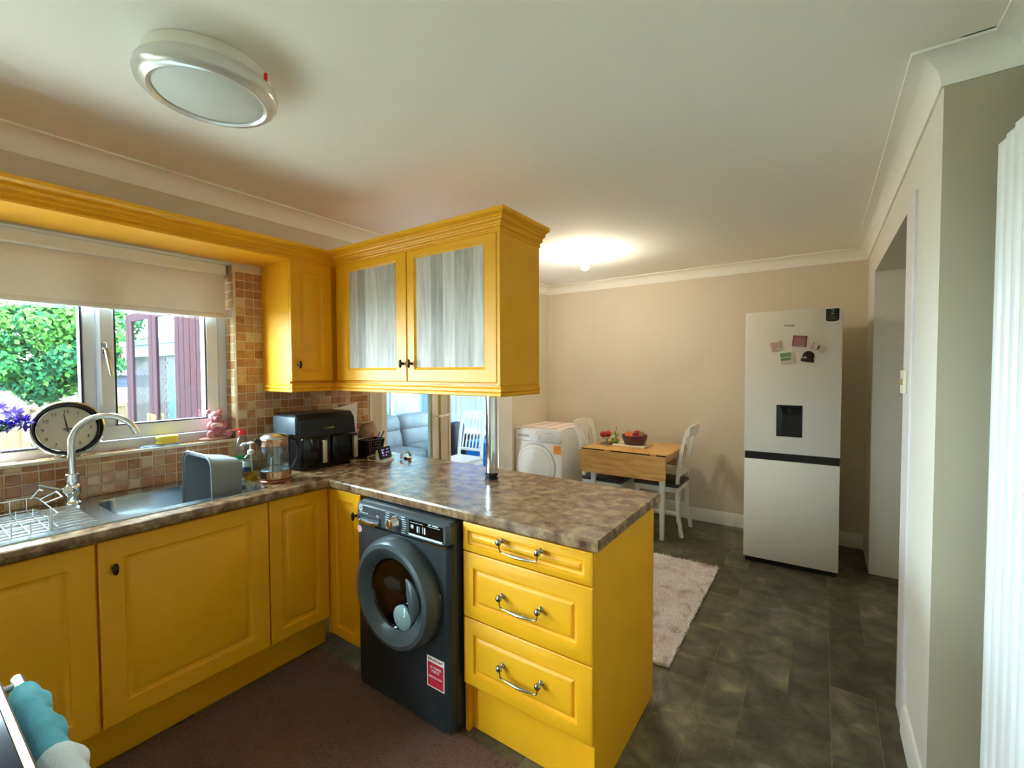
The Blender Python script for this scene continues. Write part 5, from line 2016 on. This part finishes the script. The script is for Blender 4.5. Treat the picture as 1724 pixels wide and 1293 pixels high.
# ================================================================== FLOOR COVERINGS
def pile(parent, x0, x1, y0, y1, n, h, wdt, m, rngs, edge=0.0, z0=0.012):
    b = bmesh.new()
    rg = random.Random(rngs)
    for k in range(n):
        x, y = rg.uniform(x0 - edge, x1 + edge), rg.uniform(y0 - edge, y1 + edge)
        a = rg.uniform(0, 2 * PI)
        ln = rg.uniform(0.3, 1.0) * h
        dx, dy = math.cos(a) * wdt, math.sin(a) * wdt
        lx, ly = rg.uniform(-1, 1) * h * .9, rg.uniform(-1, 1) * h * .9
        v = [b.verts.new(p) for p in ((x - dx, y - dy, z0), (x + dx, y + dy, z0), (x + lx, y + ly, z0 + ln))]
        b.faces.new(v)
    me = bpy.data.meshes.new('pile')
    for v in b.verts:
        v.co -= ORG[parent.name]
    b.to_mesh(me)
    b.free()
    me.materials.append(m)
    o = bpy.data.objects.new('pile', me)
    o['kind'] = 'stuff'
    link(o, parent)


def wobble_rect(x0, x1, y0, y1, z0, z1, amp, seed, n=22):
    rg = random.Random(seed)
    pts = []
    for (ax, ay, bx_, by_) in ((x0, y0, x1, y0), (x1, y0, x1, y1), (x1, y1, x0, y1), (x0, y1, x0, y0)):
        for k in range(n):
            f = k / n
            pts.append((ax + (bx_ - ax) * f + rg.uniform(-amp, amp), ay + (by_ - ay) * f + rg.uniform(-amp, amp)))
    b = MB()
    b.loops([[(x, y, z0) for x, y in pts], [(x, y, z1) for x, y in pts]])
    return b


RG = thing('shag_rug', 'cream shaggy rug on the slate floor beyond the peninsula', 'rug', (1.55, 1.53, 0.001))
put('backing', wobble_rect(1.05, 2.062, 0.868, 2.18, 0.001, 0.016, 0.006, 1), M['rug'], RG, smooth=0)
pile(RG, 1.05, 2.062, 0.868, 2.18, 42000, 0.020, 0.0035, M['rug'], 8, 0.006)
MT = thing('carpet_mat', 'dark brown carpet runner on the kitchen floor', 'mat', (1.3, -0.75, 0.001))
put('backing', wobble_rect(0.50, 2.55, -1.15, -0.012, 0.001, 0.009, 0.002, 3), M['mat'], MT, smooth=0)
pile(MT, 0.50, 2.55, -1.0, -0.012, 42000, 0.006, 0.003, M['mat'], 9, 0.002, z0=0.008)

# ================================================================== COOKER (lower left)
t = thing('cooker', 'steel cooker with black glass hob at the lower left corner', 'cooker', (1.5, -1.5, 0))
b = MB()
b.box(1.2, -1.82, 0.02, 1.8, -1.235, 0.895, 0.003)
put('body', b, M['oven'], t)
b = MB()
b.box(1.2, -1.82, 0.895, 1.8, -1.212, 0.917, 0.003)
lab(put('hob_surround', b, M['steel'], t), 'steel hob edge')
b = MB()
b.box(1.212, -1.81, 0.917, 1.79, -1.224, 0.9215, 0.002)
hb = lab(put('hob_glass', b, M['hobglass'], t), 'glossy dark hob glass')
for (x, y, r) in ((1.36, -1.38, 0.09), (1.64, -1.38, 0.07), (1.36, -1.65, 0.07), (1.64, -1.65, 0.09)):
    b = MB()
    b.lathe([(r, 0), (r, 0.0008), (r - .004, 0.0008), (r - .004, 0)], (x, y, 0.9212), 32, None, False, False)
    put('cooking_zone', b, mat('zone_grey', (120, 124, 130), 0.4), hb)
b = MB()
b.box(1.21, -1.236, 0.25, 1.79, -1.21, 0.76, 0.004)
od = lab(put('oven_door', b, M['blackgloss'], t), 'dark oven door')
b = MB()
b.tube([(1.23, -1.165, 0.80), (1.77, -1.165, 0.80)], 0.010, 12)
b.tube([(1.26, -1.235, 0.80), (1.26, -1.165, 0.80)], 0.007, 8)
b.tube([(1.74, -1.235, 0.80), (1.74, -1.165, 0.80)], 0.007, 8)
lab(put('oven_handle', b, M['steel'], t), 'steel towel-rail handle')
# towel over the rail
t = thing('hanging_towel', 'teal towel with a white fold hanging over the cooker rail', 'towel', (1.5, -1.15, 0.4))


def drape(x0, x1, m, zlow, rad, seed, nm, lbl=None):
    b = MB()
    rg = random.Random(seed)
    prof = [(-1.185, zlow + .1), (-1.182, 0.66), (-1.181, 0.79)]
    for k in range(7):
        a = math.radians(180 - 180 * k / 6)
        prof.append((-1.165 + rad * math.cos(a), 0.800 + rad * math.sin(a)))
    prof += [(-1.145, 0.72), (-1.143, 0.6), (-1.145, zlow)]
    rows = []
    n = 72
    for k in range(n + 1):
        x = x0 + (x1 - x0) * k / n
        wv = 0.004 * math.sin(x * 52) + 0.0008 * math.sin(x * 117 + 1)
        rows.append([(x, y + (wv if i > 8 else 0) + (0.0 if i < 9 else 0.006), z + (0.001 * math.sin(x * 52) if 2 < i < 10 else 0)) for i, (y, z) in enumerate(prof)])
    b.loops(rows, False, False, closed=False)
    r_ = bmesh.ops.solidify(b.bm, geom=list(b.bm.faces), thickness=0.004)
    o = put(nm, b, m, t)
    if lbl:
        lab(o, lbl)


drape(1.30, 1.60, M['teal'], 0.40, 0.022, 1, 'towel_cloth', 'teal towelling')
drape(1.585, 1.74, M['whitecloth'], 0.42, 0.027, 2, 'towel_border', 'white folded end of the towel')

# ================================================================== LOUNGE BEYOND
LX, LY0, LY1 = -2.3, 0.76, 3.45
GZ_ = -0.25
mb = MB()
mb.box(LX - 0.15, LY0 - 0.1, -0.06, -0.14, LY1 + 0.2, 0)
struct(put('floor_lounge', mb, M['loungefloor'], smooth=0))
mb = MB()
mb.box(LX - 0.12, LY0, 0, LX, LY1 + 0.12, 2.7)
struct(put('wall_lounge_left', mb, M['mint'], smooth=0))
mb = MB()
mb.box(LX, LY0 - 0.12, 0, -0.24, LY0, 2.7)
struct(put('wall_lounge_front', mb, M['mint'], smooth=0))
mb = MB()
mb.box(LX - 0.12, LY0 - 0.135, GZ_, -0.24, LY0 - 0.12, 2.7)
struct(put('wall_lounge_outside', mb, M['brick'], smooth=0), 'red brick outer face of the lounge')
mb = MB()
mb.box(LX, LY1, 0, -0.14, LY1 + 0.12, 0.62)
mb.box(LX, LY1, 2.1, -0.14, LY1 + 0.12, 2.7)
mb.box(LX, LY1, 0.62, -2.18, LY1 + 0.12, 2.1)
mb.box(-0.22, LY1, 0.62, -0.14, LY1 + 0.12, 2.1)
struct(put('wall_lounge_back', mb, M['mint'], smooth=0))
mb = MB()
mb.box(LX, LY0, 2.6, -2.15, LY1, 2.7)
mb.box(-0.25, LY0, 2.6, -0.14, LY1, 2.7)
mb.box(-2.15, LY0, 2.6, -0.25, 1.5, 2.7)
mb.box(-2.15, 2.7, 2.6, -0.25, LY1, 2.7)
mb.box(-0.7, 1.5, 2.6, -0.25, 2.7, 2.7)
mb.box(-2.15, 1.5, 2.6, -1.8, 2.7, 2.7)
struct(put('ceiling_lounge', mb, M['ceiling'], smooth=0))
mb = MB()
mb.box(-1.8, 1.5, 2.62, -0.7, 2.7, 2.635)  # unseen translucent panel, added to let more daylight into the lounge
struct(put('added_roof_panel', mb, M['opal'], smooth=0), 'unseen opal panel added in the lounge roof to brighten the room')
w2 = bpy.data.objects.new('window_2', None)
link(w2)
w2.location = (-1.2, LY1 + 0.05, 0.62)
ORG['window_2'] = Vector((-1.2, LY1 + 0.05, 0.62))
struct(w2, 'lounge window behind the vertical blinds')
mb = MB()
for (a, b_, c, d) in ((-2.18, 0.62, -0.22, 0.68), (-2.18, 2.04, -0.22, 2.1), (-2.18, 0.68, -2.12, 2.04), (-0.28, 0.68, -0.22, 2.04), (-1.23, 0.68, -1.17, 2.04)):
    mb.box(a, LY1 + 0.03, b_, c, LY1 + 0.09, d)
put('frame', mb, M['upvc'], w2, smooth=0)
mb = MB()
mb.box(-2.13, LY1 + 0.058, 0.67, -0.27, LY1 + 0.062, 2.05)
put('pane', mb, M['pane'], w2, smooth=0)
mb = MB()
mb.box(-2.2, LY1 - 0.14, 0.592, -0.2, LY1 - 0.0, 0.622, 0.004)
struct(put('trim_8', mb, M['white']), 'white lounge window sill')
t = thing('vertical_blind', 'pale blue-white vertical blind across the lounge window', 'blind', (-1.2, LY1 - 0.06, 0.66))
b = MB()
b.box(-2.2, LY1 - 0.08, 2.12, -0.2, LY1 - 0.03, 2.16)
put('head_rail', b, M['white'], t, smooth=0)
for k in range(22):
    x = -2.15 + k * 0.088
    b = MB()
    b.box(-0.047, -0.001, 0.66, 0.047, 0.001, 2.12, mx=Matrix.Translation((x, LY1 - 0.055, 0)) @ Matrix.Rotation(0.35, 4, 'Z'))
    put('slat', b, M['vblind'], t, smooth=0)
mb = MB()
mb.box(LX + 0.0005, 2.83, 0.0, LX + 0.025, 2.88, 2.3, 0.004)
mb.box(LX + 0.0005, 2.50, 0.0, LX + 0.025, 2.56, 2.3, 0.004)
struct(put('trim_9', mb, M['white']), 'white vertical trim on the lounge wall')

# sofa
t = thing('recliner_sofa', 'grey leather sofa seen through the glazed lounge door', 'sofa', (-1.8, 2.63, 0))
L_ = M['leather']
b = MB()
b.box(-2.24, 1.82, 0.04, -1.40, 3.38, 0.34, 0.04, 3)
put('base', b, L_, t)
for y0, y1 in ((1.92, 2.62), (2.63, 3.32)):
    b = MB()
    b.box(-2.05, y0, 0.32, -1.33, y1, 0.50, 0.07, 4)
    put('seat_cushion', b, L_, t)
    b = MB()
    b.box(-0.12, y0 - 0.01, 0, 0.12, y1 + 0.01, 0.30, 0.09, 5, mx=Matrix.Translation((-1.86, 0, 0.42)) @ Matrix.Rotation(-0.22, 4, 'Y'))
    b.box(-0.13, y0 - 0.015, 0, 0.13, y1 + 0.015, 0.26, 0.10, 5, mx=Matrix.Translation((-1.92, 0, 0.63)) @ Matrix.Rotation(-0.16, 4, 'Y'))
    put('back_cushion', b, L_, t)
for y0, y1 in ((1.72, 1.92), (3.28, 3.44)):
    b = MB()
    b.box(-2.2, y0, 0.04, -1.40, y1, 0.60, 0.07, 4)
    put('armrest', b, L_, t)
b = MB()
for x in (-2.15, -1.5):
    for y in (1.9, 3.3):
        b.box(x - .03, y - .03, 0.0, x + .03, y + .03, 0.05)
put('feet', b, M['black'], t, smooth=0)

# lounge chair
make_chair('white slat-back chair in the lounge in front of the vertical blinds', (-0.72, 2.72, 0), -PI / 2 + 0.05, cushion=False, slats=6)
mb = MB()
mb.box(-1.05, 3.0, 0.001, -0.35, 3.29, 0.57, 0.01)
tag(put('storage_box', mb, M['bluebox']), 'bright blue storage box under the lounge window', 'box')
mb = MB()
mb.box(-1.31, 2.86, 0.001, -1.135, 3.1, 0.80, 0.05, 4)
tag(put('bag', mb, M['darkbag']), 'dark upright bag beside the blue box in the lounge', 'bag')

# ================================================================== OUTSIDE
GZ = -0.25
mb = MB()
mb.box(-32, -14, GZ - 0.2, -0.26, 20, GZ)
struct(put('ground', mb, M['grass'], smooth=0), 'garden lawn')
# unseen slab paving by the house, added to bounce daylight onto the ceiling
mb = MB()
mb.box(-8.4, -6.0, GZ + 0.001, -0.26, 0.50, GZ + 0.012)
pat = struct(put('bounce_paving', mb, M['mortar'], smooth=0), 'unseen pale paving beside the house, added to bounce daylight indoors')
for i in range(18):
    for j in range(14):
        b = MB()
        b.box(-0.27 - i * 0.45 - 0.44, -5.95 + j * 0.46, GZ + 0.012, -0.27 - i * 0.45, -5.95 + j * 0.46 + 0.45, GZ + 0.03, 0.004)
        put('added_slab', b, M['bounce_paving'], pat, smooth=0)
# fence boards
fx = -8.6
t = thing('garden_fence', 'low wooden board fence across the garden', 'fence', (fx, 1.0, GZ))
for k in range(46):
    y = -5.2 + k * 0.15
    b = MB()
    hgt = 0.80 + 0.012 * math.sin(k * 2.1)
    b.box(fx - 0.012, y, GZ, fx + 0.012, y + 0.143, hgt)
    put('board', b, M['fence'], t, smooth=0)
b = MB()
b.box(fx - 0.04, -5.2, 0.80, fx + 0.04, 1.7, 0.84)
put('top_rail', b, M['fence'], t, smooth=0)
b = MB()
for y in (-5.2, -3.4, -1.6, 0.2, 1.6):
    b.box(fx + 0.012, y - 0.05, GZ, fx + 0.1, y + 0.05, 0.86)
put('posts', b, M['fence'], t, smooth=0)
# pale wall behind fence, navy shed
mb = MB()
mb.box(-13.2, -6, GZ, -13.0, 6.5, 1.02)
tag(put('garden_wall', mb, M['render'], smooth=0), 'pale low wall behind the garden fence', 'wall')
t = thing('garden_shed', 'dark blue timber shed behind the tree', 'shed', (-13, 3.5, GZ))
b = MB()
for k in range(14):
    z0 = GZ + k * 0.115
    b.box(-15.2, -2.5, z0, -13.6 - 0.008 * (k % 2), 7.5, z0 + 0.112)
lab(put('cladding', b, M['navy'], t, smooth=0), 'dark blue cladding boards')
b = MB()
b.prism([(-15.4, GZ + 1.61), (-13.5, GZ + 1.61), (-14.4, GZ + 1.75)], 'Y', -2.6, 7.6)
put('roof', b, M['navy'], t, smooth=0)
# tree


def tree(label, base, h, crown, n, seed, ls=0.13):
    t = thing('garden_tree', label, 'tree', base)
    rg = random.Random(seed)
    bx_ = Vector(base)
    b = MB()
    b.tube([bx_, bx_ + Vector((0.05, 0.03, h * .25)), bx_ + Vector((0.0, 0.1, h * .5)), bx_ + Vector((0, 0.0, h * .8))], [0.12, 0.10, 0.07, 0.03], 8)
    for k in range(7):
        a = rg.uniform(0, 2 * PI)
        z = h * rg.uniform(.3, .7)
        e = Vector((math.cos(a) * crown[0] * .7, math.sin(a) * crown[1] * .7, z + h * rg.uniform(.08, .22)))
        b.tube([bx_ + Vector((0, 0, z)), bx_ + e * .55 + Vector((0, 0, z * .35)), bx_ + e], [0.045, 0.03, 0.012], 6)
    put('trunk', b, M['bark'], t)
    bm = bmesh.new()
    blobs = []
    for k in range(26):
        d = Vector((rg.gauss(0, 1), rg.gauss(0, 1), rg.gauss(0, 1))).normalized() * rg.uniform(.45, 1.0)
        blobs.append((bx_ + Vector((d.x * crown[0], d.y * crown[1], crown[3] + d.z * crown[2])), rg.uniform(.3, .5) * min(crown[:3]), rg.randrange(3)))
    for k in range(n):
        c, r, mi = blobs[rg.randrange(len(blobs))]
        d = Vector((rg.gauss(0, 1), rg.gauss(0, 1), rg.gauss(0, 1))).normalized()
        p = c + d * r * (rg.random() ** .35)
        u = (d + Vector((rg.uniform(-.8, .8), rg.uniform(-.8, .8), rg.uniform(-.8, .8)))).normalized()
        s = u.cross(Vector((rg.uniform(-1, 1), rg.uniform(-1, 1), rg.uniform(-.3, 1)))).normalized()
        q = u.cross(s)
        l = ls * rg.uniform(.6, 1.2)
        v = [bm.verts.new(x - ORG[t.name]) for x in (p - s * l * .5, p + q * l * .32, p + s * l * .5, p - q * l * .32)]
        f = bm.faces.new(v)
        f.material_index = mi if rg.random() < .7 else rg.randrange(3)
    me = bpy.data.meshes.new('foliage')
    bm.to_mesh(me)
    bm.free()
    for m in LEAVES:
        me.materials.append(m)
    o = bpy.data.objects.new('foliage', me)
    o['kind'] = 'stuff'
    link(o, t)
    return t


tree('large leafy green tree filling the left window pane', (-11.3, 0.95, GZ), 3.5, (1.1, 1.0, 1.35, 2.2), 14000, 5)
tree('leafy green tree seen beside the brown-framed glazing', (-16.8, 3.55, GZ), 4.4, (1.1, 1.2, 1.7, 2.5), 9000, 6)
tree('taller green tree at the back left of the garden', (-17.5, -1.8, GZ), 5.0, (2.0, 1.8, 1.7, 3.2), 12000, 7, 0.18)
# distant house
t = thing('distant_house', 'white rendered house with grey roof beyond the garden', 'house', (-24, -2, GZ))
b = MB()
b.box(-28, -6, GZ, -22, 6.0, 2.6)
lab(put('wall', b, M['render'], t, smooth=0), 'pale rendered wall')
b = MB()
b.prism([(-28.4, 2.6), (-21.6, 2.6), (-25, 4.2)], 'Y', -6.3, 1.9)
put('roof', b, M['roof'], t, smooth=0)
b = MB()
b.box(-22.0, -2.2, 0.9, -21.96, -1.0, 2.0)
put('window', b, M['navy'], t, smooth=0)

# brown framed glazing in front of the lounge
gy = 0.56
t = thing('brown_glazed_screen', 'brown-framed glazed garden porch outside the kitchen window', 'porch', (-3.5, gy, GZ))
b = MB()
for (xa, xb) in ((-4.60, -4.32), (-3.90, -3.72)):
    pass
posts = ((-4.56, -4.46), (-4.45, -4.34), (-3.79, -3.67), (-3.66, -3.54), (-3.01, -2.90), (-2.89, -2.77), (-2.76, -2.62), (-2.61, -2.47), (-2.46, -2.32))
for i, (xa, xb) in enumerate(posts):
    b = MB()
    b.box(xa, gy - 0.015, GZ, xb, gy + 0.015, 2.18, 0.004)
    put('post', b, M['brownframe'], t)
b = MB()
b.box(-4.56, gy - 0.013, 2.08, -2.32, gy + 0.013, 2.18)
b.box(-4.56, gy - 0.013, GZ, -2.32, gy + 0.013, 0.62)
put('rail', b, M['brownframe'], t, smooth=0)
for (xa, xb) in ((-4.35, -3.78), (-3.55, -3.0)):
    b = MB()
    b.box(xa, gy - 0.004, 0.6, xb, gy + 0.004, 2.1)
    put('pane', b, M['porchpane'], t, smooth=0)
b = MB()
b.box(-3.75, gy - 0.055, 0.90, -3.69, gy - 0.014, 0.98, 0.005)
b.box(-3.63, gy - 0.055, 0.90, -3.57, gy - 0.014, 0.98, 0.005)
lab(put('handle', b, M['brass'], t), 'brass door handles')
# brick outbuilding behind it
oy = 1.9
t = thing('brick_outbuilding', 'low brick outbuilding with white fascia and pale blue door behind the porch', 'building', (-6.6, oy + 0.5, GZ))
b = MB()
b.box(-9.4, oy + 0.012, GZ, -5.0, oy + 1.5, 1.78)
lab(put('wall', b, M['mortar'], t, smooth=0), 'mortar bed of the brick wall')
wal = t.children[0]
bw, bh = 0.225, 0.075
bme = None
rg = random.Random(12)
for r in range(22):
    z = 0.16 + r * bh
    if z + bh > 1.79:
        break
    for k in range(14):
        x = -9.35 + k * bw + (bw / 2 if r % 2 else 0)
        if x > -7.6:
            continue
        if bme is None:
            bb = MB()
            bb.box(-bw / 2 + .006, -0.012, -bh / 2 + .006, bw / 2 - .006, 0.012, bh / 2 - .006)
            bme = bpy.data.meshes.new('brick')
            bb.bm.to_mesh(bme)
            bb.bm.free()
            bme.materials.append(M['brick'])
        o = bpy.data.objects.new('brick', bme)
        link(o, wal)
        o.location = Vector((x + bw / 2, oy + 0.012, z + bh / 2)) - ORG[t.name]
b = MB()
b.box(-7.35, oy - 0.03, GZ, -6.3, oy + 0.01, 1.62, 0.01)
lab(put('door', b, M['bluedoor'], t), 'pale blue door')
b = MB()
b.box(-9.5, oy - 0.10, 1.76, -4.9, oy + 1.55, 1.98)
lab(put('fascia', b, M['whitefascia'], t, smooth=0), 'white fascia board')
b = MB()
b.box(-9.6, oy - 0.16, 1.98, -4.8, oy + 1.6, 2.08)
put('roof', b, M['roof'], t, smooth=0)

# shared group phrases for repeated kinds
for o in list(SC.collection.objects):
    if o.parent is None and o.get('category'):
        base = o.name.split('.')[0]
        if base in ('dining_chair',):
            o['group'] = 'white slat-back chairs'
        elif base == 'base_cabinet':
            o['group'] = 'yellow base cabinets'
        elif base == 'wall_cabinet':
            o['group'] = 'yellow wall cabinets'
        elif base in ('orange', 'apple', 'kiwi_fruit'):
            o['group'] = 'fruit on the dining table'
        elif base == 'pen':
            o['group'] = 'pens in the black basket'
        elif base == 'garden_tree':
            o['group'] = 'trees in the garden'
        elif base == 'worktop':
            o['group'] = 'brown worktops'
